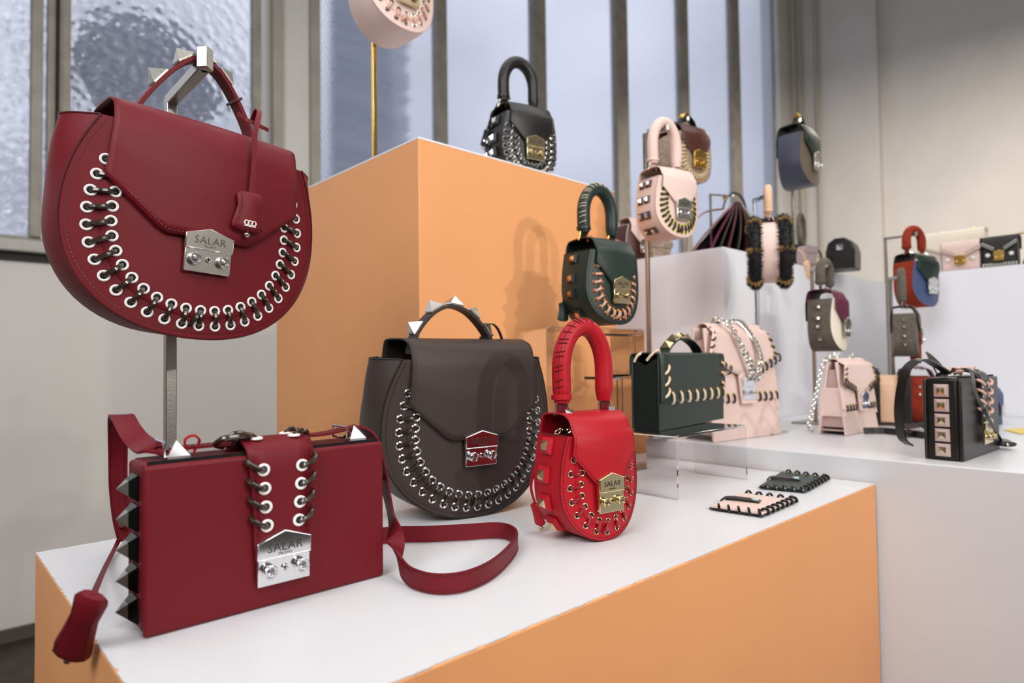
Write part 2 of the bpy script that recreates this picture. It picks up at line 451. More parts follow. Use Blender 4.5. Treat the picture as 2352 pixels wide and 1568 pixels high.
# ------------------------------------------------------------------ round saddle-shaped bags
BIG = dict(W2=0.1317, zc=0.119, zt=0.213, top=0.106, zf=0.238, wing=.030, k=1.22, D=0.106, p=2.18, ao=0.1092, bo=0.1051, ai=0.0896, bi=0.0883, ztop=0.170,
           fw=0.0955, fc=0.0995, fz=0.154, fx2=0.045, fz2=0.107, pw=0.050, ps=0.111, pa=0.1187, pb=0.0709, py=-0.006, n=27, eR=0.0046, er=0.0013, lr=0.0027, gap=0.007)
MINI = dict(W2=0.0590, zc=0.064, zt=0.123, top=0.0505, zf=0.146, k=3.4, D=0.068, p=2.1, ao=0.0475, bo=0.054, ai=0.0355, bi=0.0415, ztop=0.096,
            fw=0.0445, fc=0.0475, fz=0.101, fx2=0.020, fz2=0.068, pw=0.0385, ps=0.073, pa=0.0800, pb=0.034, py=-0.006, n=15, eR=0.0034, er=0.0007, lr=0.0023, gap=0.006)

def curve_u(a, b, zc, ztop, p, n):
    up_ = [(a * (1 - .10 * (q / 8) ** 2), zc + (ztop - zc) * q / 8) for q in range(1, 9)]
    pts = [Vector((-x, 0, z)) for x, z in up_[::-1]]
    for i in range(81):
        th = pi * i / 80
        x = -cos(th); z = sin(th)
        pts.append(Vector((a * math.copysign(abs(x) ** (2 / p), x), 0, zc - b * abs(z) ** (2 / p))))
    pts += [Vector((x, 0, z)) for x, z in up_]
    return resample(pts, n)

def round_bag(t, P, body, edge, front=None, flapm=None, inner=None, gusset=None, lace=None, eye=None, lock=M_CHROME, detail=2, gusset_studs=None, double_lace=False, stitch=None, front2=None):
    front = front or body; flapm = flapm or body; inner = inner or front; gusset = gusset or body; stitch = stitch or edge
    W2, zc, zt, top, zf, k, D, p = [P[q] for q in ('W2', 'zc', 'zt', 'top', 'zf', 'k', 'D', 'p')]
    yf = lambda x: k * x * x
    half = []
    for i in range(9):
        z = zt - (zt - zc) * i / 9
        half.append((W2 - (W2 - top) * ((z - zc) / (zt - zc)) ** 2, z))
    low = []
    for i in range(37):
        th = pi * i / 36; x = cos(th); z = sin(th)
        low.append((W2 * math.copysign(abs(x) ** (2 / p), x), zc - zc * abs(z) ** (2 / p)))
    ol = half + low + [(-x, z) for x, z in half[::-1]]
    # front panel
    topn = 10
    closed = ol + [(-top + 2 * top * i / topn, zt) for i in range(1, topn)]
    rows = []
    for r in [1, .97, .92, .84, .72, .58, .42, .25, .1]:
        rows.append([(x * r, yf(x * r), zc + (z - zc) * r) for x, z in closed])
    b = MB(); b.grid(rows, 0, closed=True); n0 = len(b.v); b.f.append(tuple(range(n0 - len(closed), n0))); b.m.append(0)
    part('front_panel', b, front, t)
    # back panel
    b = MB(); b.grid([[(x, D - 0.45 * (y), z) for x, y, z in r] for r in rows][::1], 0, closed=True); b.f.append(tuple(range(n0 - len(closed), n0))[::-1]); b.m.append(0)
    part('back_panel', b, body, t)
    # gusset
    N = len(ol); nr = []
    for i in range(N):
        a = Vector(ol[max(i - 1, 0)]); c = Vector(ol[min(i + 1, N - 1)]); d = (c - a).normalized(); nr.append((d.y * -1, d.x) if False else (-d.y, d.x))
    nr = [((-nx, -nz) if (nx * x + nz * (z - zc)) < 0 else (nx, nz)) for (nx, nz), (x, z) in zip(nr, ol)]
    rows = []
    for j in range(11):
        s = j / 10; bl = sin(pi * s) * D * 0.05
        row = []
        for (x, z), (nx, nz) in zip(ol, nr):
            y0 = yf(x); y1 = D - 0.45 * yf(x); q = max(0, (z - zc) / (zt - zc))
            inn = sin(pi * s) * P.get('wing', .003) * q ** 1.6
            row.append((x + nx * (bl * (1 - q) + inn), y0 + (y1 - y0) * s, z + nz * bl * (1 - q) * min(1, max(0, z / zc))))
        rows.append(row)
    b = MB(); b.grid(rows); part('gusset', b, gusset, t)
    # dark cap near the top, painting the shade of the open bag mouth
    b = MB(); rr = []
    for j in range(5):
        s = j / 4
        rr.append([(x, yf(x) + (D - 1.45 * yf(x)) * s, zt - 0.016) for x in [-top * .97 + 2 * top * .97 * i / 12 for i in range(13)]])
    b.grid(rr); part('hollow_shade', b, M_HOLLOW, t)
    # top binding of each wing + piping along the front seam
    b = MB(); pr = 0.0011 if W2 > 0.1 else 0.0008
    b.tube([(x, yf(x), z) for x, z in ol], pr, 6)
    part('piping', b, edge, t)
    b = MB()
    for i in (0, N - 1):
        b = MB(); b.tube([r[i] for r in rows], pr, 5); part('binding', b, edge, t)
    if detail > 1:
        ins = 0.006 if W2 > 0.1 else 0.0035
        path = [((x - nx * ins, yf(x - nx * ins) - 0.0001, z - nz * ins), (0, -1, 0)) for (x, z), (nx, nz) in zip(ol, nr)]
        stitches(t, path, stitch)
    # raised inner panel
    if inner and detail:
        am, bm = (P['ao'] + P['ai']) / 2, (P['bo'] + P['bi']) / 2
        cu = curve_u(am, bm, zc, zt - 0.004, p, 61)
        th = 0.0012
        rows = [[(v.x, yf(v.x) + 0.0002, v.z) for v in cu]]
        for r in (1, .985, .9, .75, .5, .25, 0):
            rows.append([(v.x * r, yf(v.x * r) - (th if r < .99 else th * .5), (v.z if r == 1 else zc + (v.z - zc) * (r if v.z < zc else r + (1 - r) * 0.0)) if v.z <= zc else zc + (v.z - zc) * 1.0) for v in cu])
        b = MB(); b.grid(rows); part('inner_panel', b, inner, t)
    # laces
    if lace:
        sets = [(P['ao'], P['bo'], P['ai'], P['bi'], P['n'])]
        if double_lace: sets = [(P['W2'] * .94, P['zc'] * .93, P['W2'] * .82, P['zc'] * .81, P['n'] + 5), (P['ai'] * 1.12, P['bi'] * 1.12, P['ai'] * .93, P['bi'] * .93, P['n'] + 3)]
        for ao, bo, ai, bi, n in sets:
            A = curve_u(ao, bo, zc, P['ztop'], p, n); B = curve_u(ai, bi, zc, P['ztop'] - 0.002, p, n)
            if detail:
                em = eyelet_mesh(eye, P['eR'], P['er'])
                for q, (a, c) in enumerate(zip(A, B)):
                    pa = Vector((a.x, yf(a.x) - 0.0004, a.z)); pc = Vector((c.x, yf(c.x) - 0.0016, c.z))
                    for v in (pa, pc):
                        link('eyelet', em, t, M=T(*v) @ RZ(math.atan(2 * k * v.x)))
                    tw = 1 if q < n // 2 else -1
                    lace_between(pa, pc, lace, t, P['lr'], 0.0032 if W2 > .1 else 0.0022)
                    if q == n // 2:
                        lace_between(pa + Vector((-P['eR'] * 2.2, 0, 0)), pc, lace, t, P['lr'], 0.0042)
            else:
                b = MB()
                for a, c in zip(A, B):
                    m_ = (a + c) / 2
                    b.tube([(a.x, yf(a.x), a.z), (m_.x, yf(m_.x) - 0.004, m_.z), (c.x, yf(c.x), c.z)], P['lr'], 5)
                part('lacing', b, lace, t, kind='stuff')
                b = MB()
                for a in list(A) + list(B):
                    b.tube([(a.x + cos(q) * P['eR'], yf(a.x) - 0.001, a.z + sin(q) * P['eR']) for q in [i * pi / 4 for i in range(8)]], P['er'] * 1.3, 4, closed=True)
                part('eyelets', b, eye, t, kind='stuff')
    # flap
    fw_, fc, fz, fx2, fz2, gap = [P[q] for q in ('fw', 'fc', 'fz', 'fx2', 'fz2', 'gap')]
    cols = 24; back = [(D + 0.003, zt - 0.05), (D + 0.003, zt - 0.01), (D * .97, zf - 0.006), (D * .82, zf), (D * .5, zf + 0.001), (D * .28, zf), (D * .10, zf - 0.006), (0.0 + gap * -.2, zf - 0.020)]
    if W2 > .1: back[6] = (D * .06, zf - 0.008); back[7] = (-gap * .6, zf - 0.028)
    bp = smoothpath([Vector((0, y, z)) for y, z in back], 4)
    grid_cols = []
    for c in range(cols + 1):
        x = -1 + 2 * c / cols; ax = abs(x)
        # lower edge height for this column, measured at the corner width
        xx = ax * fc
        zb = fz2 if xx < fx2 else fz2 + (fz - fz2) * (xx - fx2) / (fc - fx2)
        col = []
        for v in bp: 
            tt = min(1, max(0, (D - v.y) / D)); col.append((x * fw_, v.y + (yf(x * fw_) * 1.0 if v.y < D * .5 else -yf(x * fw_) * .0) * (1 - v.y / (D * .5) if v.y < D * .5 else 0), v.z))
        z0 = bp[-1].z
        for q in range(1, 11):
            z = z0 + (zb - z0) * q / 10; wd = fw_ + (fc - fw_) * min(1, (z0 - z) / (z0 - fz))
            X = x * wd
            col.append((X, yf(X) - gap * (0.6 + 0.4 * min(1, q / 4)), z))
        grid_cols.append(col)
    b = MB(); b.grid(grid_cols)
    fl = part('flap', b, flapm, t, solid=0.0024 if W2 > .1 else 0.0018, bevel=0)
    if detail > 1:
        rows = list(zip(*grid_cols)); pth = []
        ln = len(bp)
        off = 0.0036 if W2 > .1 else 0.0022
        for side in (0,):
            left = [Vector(grid_cols[1][i]) * 1.0 for i in range(ln - 8, len(grid_cols[0]) - 1)]
            left = [Vector((-(abs(grid_cols[0][i][0]) - off), grid_cols[0][i][1] - 0.0014, grid_cols[0][i][2])) for i in range(ln - 6, len(grid_cols[0]) - 1)]
            bot = [Vector((c[-1][0] * (1 - off / fc), c[-1][1] - 0.0014, c[-1][2] + off)) for c in grid_cols[1:-1]]
            right = [Vector((-v.x, v.y, v.z)) for v in left[::-1]]
            pth = left + bot + right
        stitches(fl, [(v, (0, -1, 0)) for v in pth], stitch)
    lock_plate(t, lock, P['pw'], P['pb'], P['ps'], P['pa'], P['py'] if fz2 > 0 else 0, txt=detail > 0, detail=detail)
    # studs on the gussets
    if gusset_studs:
        sm, sm2, w, h, zs, rowsn = gusset_studs
        for sx in (-1, 1):
            for z in zs:
                # outline x at z
                best = min(range(N), key=lambda i: abs(ol[i][1] - z) + (0 if ol[i][0] * sx > 0 else 9))
                x, zz = ol[best]; nx, nz = nr[best]
                ym = (yf(x) + D - .45 * yf(x)) / 2
                for yy in ([ym] if rowsn == 1 else [ym - w * .62, ym + w * .62]):
                    tz = Vector((-nz, 0, nx))
                    q = max(0, (z - zc) / (zt - zc))
                    stud(t, (x + nx * (D * .05 * (1 - q) + P.get('wing', .003) * q ** 1.6), yy, zz + nz * D * .04 * (1 - q)), (nx, 0, nz), (0, 1, 0), sm, w, h, m2=sm2, split=0.45)

def strap_handle(t, pts, y, width, th, m, edge, studm=None, stud_at=(), keeper=None, sw=0.022, sh=0.013):
    path = smoothpath([Vector((x, y, z)) for x, z in pts], 8)
    b = MB(); b.ribbon(path, (0, 1, 0), width, th); h = part('handle', b, m, t, bevel=0.0006)
    for s in stud_at:
        i = int(s * (len(path) - 1)); d = (path[min(i + 1, len(path) - 1)] - path[i - 1]).normalized()
        n = Vector((-d.z, 0, d.x))
        if n.z < 0 and abs(n.z) > .2: n = -n
        stud(h, path[i] + n * th / 2, n, d, studm, sw, sh)
    if keeper:
        i = int(keeper * (len(path) - 1)); d = (path[i + 1] - path[i - 1]).normalized()
        M = to_frame(path[i], d, (0, 1, 0)); b = MB()
        w2, t2 = width / 2 + .0015, th / 2 + 0.0018
        b.tube([M @ Vector(v) for v in ((0, -w2, -t2), (0, w2, -t2), (0, w2, t2), (0, -w2, t2))], 0.0016, 6, closed=True)
        part('strap_keeper', b, edge, h)
    return h, path

def tube_handle(t, x, y, z0, zp, r, m, edge, ring=M_SILV, seam=None, band=True, detail=2, xlean=0.0, stit=None, flat=1.0):
    pts = []
    zs = z0 + 0.012; zb = zs + (zp - r - zs) * 0.42; xx = x
    for i in range(5): pts.append((-xx * (0.98 + 0.02 * i / 4) + xlean * 0, y, zs + (zb - zs) * i / 5))
    for i in range(17):
        a = pi - pi * i / 16; pts.append((xx * cos(a), y, zb + (zp - r - zb) * sin(a)))
    for i in range(5): pts.append((xx * (1.0 - 0.02 * i / 4), y, zb + (zs - zb) * (i + 1) / 5))
    rr = [r * (0.82 if i == 0 else 0.9 if i == 1 else 1.0) for i in range(len(pts))]; rr[-1] = r * .75; rr[-2] = r * .9
    pp = smoothpath(pts, 2); rs = []
    for i in range(len(pp)):
        q = i / (len(pp) - 1) * (len(pts) - 1); j = min(int(q), len(pts) - 2); rs.append(rr[j] + (rr[j + 1] - rr[j]) * (q - j))
    b = MB(); b.tube(pp, rs, 14, flat=flat); h = part('handle', b, m, t)
    for sx in (-1, 1):
        # trapezoid ring and tab
        b = MB(); q = r * 0.9
        b.tube([(sx * x - q * 1.15, y, z0 - 0.001), (sx * x + q * 1.15, y, z0 - 0.001), (sx * x + q * .8, y, z0 + 0.012), (sx * x - q * .8, y, z0 + 0.012)], 0.0014, 6, closed=True)
        part('handle_ring', b, ring, t)
        stud(t, (sx * x + q * .3, y - r * .9, z0 - .001), (0, -1, .3), (1, 0, 0), ring, r * 1.0, r * .6)
        b = MB(); b.box((sx * x - q * .7, y - 0.0015, z0 - 0.004), (sx * x + q * .7, y + 0.0015, z0 + 0.014)); part('handle_tab', b, edge, t, bevel=0.0005)
    if band:
        b = MB(); b.tube([(-x, y, zs + 0.004), (-x, y, zs + 0.010)], r * 1.1, 14); part('strap_keeper', b, m, t, bevel=0.0006)
    if seam:
        L = int(len(pp) * 0.55); b = MB(); c = MB(); ctr = Vector((0, y, zb))
        side = []
        for i in range(3, L):
            d = (pp[i + 1] - pp[i - 1]).normalized(); n = Vector((-d.z, 0, d.x)); v = (n * 0.80 + Vector((0, -0.60, 0))).normalized()
            side.append((pp[i] + v * rs[i] * 1.0, d, v, pp[i], rs[i]))
        b.tube([s_[0] for s_ in side], r * .045, 5); part('handle_seam', b, edge, h)
        sp = resample([s_[0] for s_ in side], 15)
        for q in sp[1:]:
            s_ = min(side, key=lambda a: (a[0] - q).length); w_ = s_[1].cross(s_[2]).normalized()
            pl = []
            for a in (-.55, -.28, 0, .28, .55):
                vv = (s_[2] * cos(a) + w_ * sin(a)); pl.append(s_[3] + vv * s_[4] * (1.03 if abs(a) < .5 else .96) + s_[1] * (a * r * .25))
            c.tube(pl, r * .065 if detail > 1 else r * .12, 5)
        part('seam_lacing', c, seam, h, kind='stuff')
    return h

def clochette(t, top, bell_pts, m, edge, cord_w=0.005, bell=(0.030, 0.042), bdir=None, yaw=0, tilt=0, metal=M_SILV, tip=True, puff=0.005, emblem=False, name='clochette'):
    # top: list of cord points, bell hangs from last point
    cord = smoothpath(top, 6)
    b = MB(); b.ribbon(cord, bell_pts, cord_w, 0.0014); cr = part('charm_strap', b, m, t)
    d = (cord[-1] - cord[-3]).normalized()
    if bdir is not None: d = Vector(bdir).normalized()
    w, h = bell
    bx_ = Vector(bell_pts); bx_ = bx_ - d * bx_.dot(d)
    Mx = to_frame(cord[-1], bx_, -d)   # x = width, y = up along cord, z = thickness
    b = MB(); rows = []
    prof = [(0, .30), (.08, .42), (.35, .36), (.60, .42), (.85, .50), (.93, .47), (1.0, .30)]
    for s, hwid in prof:
        a = hwid * w; th = puff * (.5 if s in (0, 1.0) else 1.0)
        rows.append([Mx @ Vector((a * cos(q), -s * h, th * sin(q))) for q in [2 * pi * i / 12 for i in range(12)]])
    b.grid(rows, 0, closed=True); n = len(b.v); b.f.append(tuple(range(n - 12, n))); b.m.append(0); b.f.append(tuple(range(12))[::-1]); b.m.append(0)
    bl = part('charm_pouch', b, m, t)
    for sg in (1,):
        path = [(Mx @ Vector((sx * (hw_ * w - .0028), -s * h, sg * puff * .75)), Mx.to_3x3() @ Vector((0, 0, sg))) for sx in (-1,) for s, hw_ in prof[1:6]]
        path2 = [(Mx @ Vector(((hw_ * w - .0028), -s * h, sg * puff * .75)), Mx.to_3x3() @ Vector((0, 0, sg))) for s, hw_ in prof[1:6]]
        stitches(bl, path, edge); stitches(bl, path2, edge)
    if emblem:
        b = MB()
        for q in (-1, 0, 1):
            c = Vector((q * .0040, -h * .80, puff * 1.05 + .0002))
            b.tube([Mx @ (c + Vector((cos(a) * .0024, sin(a) * .0026, 0))) for a in [i * pi / 5 for i in range(10)]], .0007, 5, closed=True)
        b.tube([Mx @ Vector((x, -h * .80 - .0036, puff * 1.05)) for x in (-.0065, .0065)], .0006, 5)
        part('emblem', b, M_WHITE, bl)
    if tip:
        b = MB(); c = Mx @ Vector((0, -h - .0035, 0))
        MM = Matrix.Translation(c)
        b.lathe([(0.0002, -.0034), (.0024, -.002), (.0034, 0), (.0024, .002), (.0002, .0034)], 10, M=MM)
        c2 = Mx @ Vector((0, -h * .97, 0)); b.tube([c2, c], .0014, 6)
        part('charm_key', b, metal, t)
    return bl

def chain(t, pts, L, r, m, as_parts=True, name='chain', step=0.72, loose=0):
    path = smoothpath(pts, 10)
    cum = 0
    for a, b in zip(path, path[1:]): cum += (b - a).length
    n = max(2, int(cum / (L * step))); P = resample(path, n + 1)
    key = ('link', L, r, m.name)
    if key not in EYE:
        b = MB(); b.tube([(cos(a) * L * .5, sin(a) * L * .36, 0) for a in [2 * pi * i / 12 for i in range(12)]], r, 6, closed=True)
        EYE[key] = b.mesh('link', m)
    if as_parts:
        root = bpy.data.objects.new(name, None); COL.objects.link(root); root.parent = t; root.empty_display_size = .01
    else: mb = MB(); me = EYE[key]
    for i in range(n):
        d = P[i + 1] - P[i]; c = (P[i] + P[i + 1]) / 2
        up = Vector((0, 0, 1)) if abs(d.normalized().z) < .9 else Vector((1, 0, 0))
        side = d.cross(up).normalized(); tw = side if i % 2 else d.cross(side).normalized()
        tw = (side * cos(.8 + i % 2 * pi / 2) + d.cross(side).normalized() * sin(.8 + i % 2 * pi / 2))
        Fm = to_frame(c, d, tw)
        if as_parts: link('link', me_ if False else EYE[key], root, M=Fm)
        else: mb.add([Fm @ v.co for v in me.vertices], [tuple(p.vertices) for p in me.polygons])
    if not as_parts: return part(name, mb, m, t, kind='stuff')
    return root

# ------------------------------------------------------------------ the room
def wall_s(px):      # distance along the window wall where a picture column meets it
    X = ray(px, 784).x / ray(px, 784).y
    return (2.07 + 2.59 * X) / (U.x - U.y * X) if False else (2.59 * X - WO.x) / (U.x - U.y * X)
WO = Vector((-2.07, 2.59, 0))
ZF = 0.15   # floor height
ZT = 6.3    # ceiling
ZW = 5.9    # window heads
def wl(s, n, z): return WO + U * s + BK * n + Vector((0, 0, z))
def wall_empty(name): 
    o = empty(name, WO, YAW); o['kind'] = 'structure'; return o
S_END = wall_s(1845)
sill = 1.775
b = MB()
# wall below the sill, above the windows, and the piers between window groups
b.box((-3.2, 0, ZF), (S_END + .1, 0.25, sill))
b.box((-3.2, 0, ZW), (S_END + .1, 0.25, ZT))
b.box((-3.2, 0, sill), (-1.3, 0.25, ZW))
post0, post1 = wall_s(614), wall_s(744)
b.box((post0 + .03, 0.02, sill), (post1 - .02, 0.25, ZW))
b.box((wall_s(1806), 0, sill), (S_END + .1, 0.25, ZW))
o = part('wall_left', b, M_WALL, None, M=Matrix.Translation(WO) @ RZ(YAW), smooth=False); o['kind'] = 'structure'
# recessed pale trim strips on the pier
b = MB(); b.box((post0 + .03, -0.012, sill), (post0 + .085, 0.03, ZW)); b.box((post1 - .075, -0.012, sill), (post1 - .02, 0.03, ZW))
o = part('trim_1', b, mat('pier trim', '#a9a59a', .6, vary=.2, vscale=6), None, M=Matrix.Translation(WO) @ RZ(YAW), smooth=False); o['kind'] = 'structure'
# sill ledge with a dark strip under it
b = MB(); b.box((-1.4, -0.05, sill - .05), (post0 + .05, 0.02, sill - .002))
o = part('trim_2', b, mat('sill paint', '#b8b6b0', .5, vary=.15), None, M=Matrix.Translation(WO) @ RZ(YAW), smooth=False, bevel=.006); o['kind'] = 'structure'
b = MB(); b.box((-1.4, -0.012, sill - .085), (post0, 0.0, sill - .05))
o = part('trim_3', b, mat('dark sill strip', '#2c2926', .7), None, M=Matrix.Translation(WO) @ RZ(YAW), smooth=False); o['kind'] = 'structure'

def window(name, s0, s1, z0, z1, bars, gm, frame_w=0.035, n0=0.06, mats=None):
    root = wall_empty(name)
    def fr(nm, a, c, za, zb, nn=0.0, dn=.05): 
        q = MB(); q.box((a, n0 - nn, za), (c, n0 + dn, zb)); return part(nm, q, M_FRAME, root, bevel=.004, smooth=False)
    fr('frame', s0, s0 + frame_w, z0, z1); fr('frame', s1 - frame_w, s1, z0, z1)
    fr('frame', s0 + frame_w, s1 - frame_w, z0, z0 + .03); fr('frame', s0 + frame_w, s1 - frame_w, z1 - .03, z1)
    edges = [s0 + frame_w]
    for a, c in bars:
        fr('mullion', a, c, z0 + .03, z1 - .03, .02); edges += [a, c]
    edges.append(s1 - frame_w)
    for i in range(0, len(edges), 2):
        q = MB(); q.box((edges[i] - .004, n0 + .018, z0 + .026), (edges[i + 1] + .004, n0 + .024, z1 - .026))
        part('pane', q, mats[i // 2] if mats else gm, root, smooth=False)
    return root
window('window_1', wall_s(-420), wall_s(128), sill, ZW, [(wall_s(-420) + .6, wall_s(-420) + .64)], M_GLASS1, .03)
window('window_2', wall_s(134), wall_s(612), sill, ZW, [], M_GLASS1, .045)
cols = [(1020, 1043), (1246, 1274), (1437, 1464), (1586, 1605), (1705, 1724)]
window('window_3', wall_s(738), wall_s(1808), sill, ZW, [(wall_s(a), wall_s(c)) for a, c in cols], M_GLASS2, .03)
# dark joint between the two left windows
b = MB(); b.box((wall_s(128), .03, sill), (wall_s(134), .25, ZW))
o = part('trim_4', b, mat('dark joint', '#26221e', .8), None, M=Matrix.Translation(WO) @ RZ(YAW), smooth=False); o['kind'] = 'structure'

# far wall to the right of the windows
WC = wl(S_END, 0, 0)
b = MB(); b.box((0, -6.5, ZF), (0.2, 0, ZT)); 
o = part('wall_back', b, M_WALL, None, M=Matrix.Translation(WC) @ RZ(YAW), smooth=False); o['kind'] = 'structure'
b = MB(); b.box((-0.10, -0.95, ZF), (0, 0.0, ZT)); 
o = part('trim_5', b, M_WALL, None, M=Matrix.Translation(WC) @ RZ(YAW), smooth=False); o['kind'] = 'structure'
pm = mat('painted pipe', '#b5b0a6', .5)
for k_, (yy, r) in enumerate(((-0.10, .035), (-0.30, .022))):
    b = MB(); b.tube([(-0.14, yy, ZF), (-0.14, yy, ZT - .02)], r, 12)
    part('wall_pipe', b, pm, None, M=Matrix.Translation(WC) @ RZ(YAW))
    o = bpy.context.scene.collection.objects[-1]; o['label'] = ['thick painted pipe running up the wall by the window corner', 'thin painted pipe up the wall just right of the thick pipe'][k_]; o['category'] = 'pipe'
b = MB(); b.box((-9, -9, ZF - .1), (9, 14, ZF)); o = part('floor', b, M_FLOOR, None, smooth=False); o['kind'] = 'structure'
b = MB(); b.box((-3.4, -7.7, ZT), (S_END + .2, 0.25, ZT + .1)); o = part('ceiling', b, M_CEIL, None, M=Matrix.Translation(WO) @ RZ(YAW), smooth=False); o['kind'] = 'structure'
# walls behind and beside the photographer close the room
b = MB(); b.box((-3.4, -7.5, ZF), (-3.2, 0.25, ZT)); b.box((-3.4, -7.7, ZF), (S_END + .2, -7.5, ZT)); b.box((S_END, -7.5, ZF), (S_END + .2, -6.5, ZT))
o = part('wall_front', b, M_WALL, None, M=Matrix.Translation(WO) @ RZ(YAW), smooth=False); o['kind'] = 'structure'
b = MB(); b.box((-3.2, -.02, ZF), (S_END, 0, ZF + .05)); o = part('baseboard_left', b, mat('baseboard', '#55504a', .6), None, M=Matrix.Translation(WO) @ RZ(YAW), smooth=False); o['kind'] = 'structure'

# outside the windows: a louvred facade and a dark shape blurred by the glass
fr_ = empty('neighbouring_facade', wl(2.0, 1.6, 0), YAW, label='louvred building outside, blurred behind the reeded window pane', cat='building')
b = MB(); b.box((0.3, 0.06, 0.4), (1.05, 0.1, 5.6)); part('wall_panel', b, mat('facade', '#f4f6fa', .8), fr_, smooth=False)
lm_ = mat('louvre', '#c3cbd8', .7); me = None
for i in range(26):
    if me is None:
        b = MB(); b.box((0.3, 0, 0), (1.05, 0.06, 0.055)); me = b.mesh('louvre', lm_, False)
    link('louvre', me, fr_, M=T(0, 0, 1.9 + i * .13 + (.05 if i % 3 else 0)))
b = MB(); rows = []
for i in range(9):
    a = pi * i / 8 - pi / 2; rows.append([(cos(a) * .50 * cos(q), cos(a) * .2 * sin(q), sin(a) * .42) for q in [2 * pi * j / 16 for j in range(16)]])
b.grid(rows, 0, closed=True); o = part('outdoor_blob', b, mat('dark outdoor blob', '#7d838d', .5), None, M=Matrix.Translation(at_d(345, 175, 4.5)) @ RZ(YAW), smooth=True)  # unidentified dark blob beyond the glass, not known to be a lamp
o['label'] = 'dark rounded shape outside, blurred behind the hammered glass pane'; o['category'] = 'outdoor shape'
b = MB(); b.tube([(0, 0, 0), (0, 0, -1.6)], .03, 8); part('blob_stem', b, mat('dark outdoor blob', '#777c86', .5), o)  # stem below the unidentified blob

# ------------------------------------------------------------------ plinths
def plinth(x0, x1, y0, y1, z0, z1, side, topm, label, ragged=0.0, top_th=0.001):
    t = empty('display_plinth', hall(x0, y0, z0), YAW, label=label, cat='plinth')
    w_, d_, h_ = x1 - x0, y1 - y0, z1 - z0
    b = MB(); b.box((0, 0, 0), (w_, d_, h_ - top_th)); part('body', b, side, t, smooth=False, bevel=.0015)
    b = MB(); pts = []
    corners = [(0, 0), (w_, 0), (w_, d_), (0, d_)]
    for i in range(4):
        a, c = Vector(corners[i]), Vector(corners[(i + 1) % 4]); n = max(2, int((c - a).length / .006)) if ragged else 1
        inn = Vector((-(c - a).y, (c - a).x)).normalized()
        for q in range(n):
            p_ = a.lerp(c, q / n)
            pts.append(p_ + inn * (ragged * abs(noise.noise(Vector((p_.x * 90, p_.y * 90, i)))) * 2.2 if q else 0))
    b.prism([(p_.x, p_.y) for p_ in pts], h_ - top_th, h_, axis='z'); part('top_panel', b, topm, t, smooth=False)
    return t
plinth(0, 1.06, 0, 0.541, ZF, 1.04, M_ORA, M_WPAINT, 'low orange plinth with white top under the large red and brown bags', ragged=.0022)
plinth(0.544, 1.104, 0.56, 1.165, ZF, 1.65, M_ORA, M_WMATT, 'tall orange cube plinth carrying the black round bag', top_th=.003)
t = empty('display_plinth', hall(1.066, -1.6, ZF), YAW, label='long white plinth under the blush flap bags and black box bag', cat='plinth')
b = MB(); b.prism([(0, 0), (1.008, 0), (1.008, 2.9), (0.043, 2.9), (0.043, 2.155), (0, 2.155)], 0, 1.08 - ZF, axis='z'); part('body', b, M_WPAINT, t, smooth=False, bevel=.002)
plinth(1.398, 1.572, 0.444, 1.35, 1.08, 1.535, M_WMATT, M_WMATT, 'white block plinth behind the blush bag with chain, carrying a fan-folded satchel')
plinth(1.586, 2.9, 0.438, 0.95, 1.08, 1.53, M_WMATT, M_WMATT, 'white block plinth carrying the small glossy black bag')
plinth(2.08, 2.8, -1.4, 0.27, ZF, 1.495, M_WMATT, M_WMATT, 'tall white plinth carrying the cream, blush and black clutches')

# ------------------------------------------------------------------ display stands
def bar(mb, a, c, w_, d_=None, up=(0, 0, 1)):
    a, c = Vector(a), Vector(c); d = c - a; d_ = d_ or w_
    u_ = Vector(up)
    if abs(d.normalized().dot(u_)) > .95: u_ = U
    Fm = to_frame(a, d, u_); mb.box((0, -w_ / 2, -d_ / 2), (d.length, w_ / 2, d_ / 2), M=Fm)
def stand(base, ztop, hook, m, w_, label, lift=.005, cat='stand', foot=.045, over=.004, hookm=None):
    base = Vector(base); t = empty('display_stand', base, YAW, label=label, cat=cat)
    inv = t.matrix_world.inverted(); top = inv @ Vector((base.x, base.y, ztop)); hk = inv @ Vector(hook)
    b = MB(); b.box((-foot, -foot, 0), (foot, foot, .004)); part('base_plate', b, m, t, bevel=.0008)
    b = MB(); b.box((-w_ / 2, -w_ / 2, .004), (w_ / 2, w_ / 2, top.z)); part('post', b, m, t, bevel=w_ * .08)
    e = Vector((hk.x, hk.y, top.z)); d = (e - top).normalized()
    b = MB(); bar(b, top - Vector((0, 0, w_ / 2)) - d * w_ * .5, e - Vector((0, 0, w_ / 2)) + d * over, w_); part('arm', b, hookm or m, t, bevel=w_ * .08)
    b = MB(); bar(b, e + d * (over + .001) - Vector((0, 0, w_)), e + d * (over + .001) + Vector((0, 0, lift)), w_ * 1.15, w_); part('arm_tip', b, hookm or m, t, bevel=w_ * .1)
    return t
def ctr(t, x, y, z): return t.matrix_world @ Vector((x, y, z))
R_ = radians

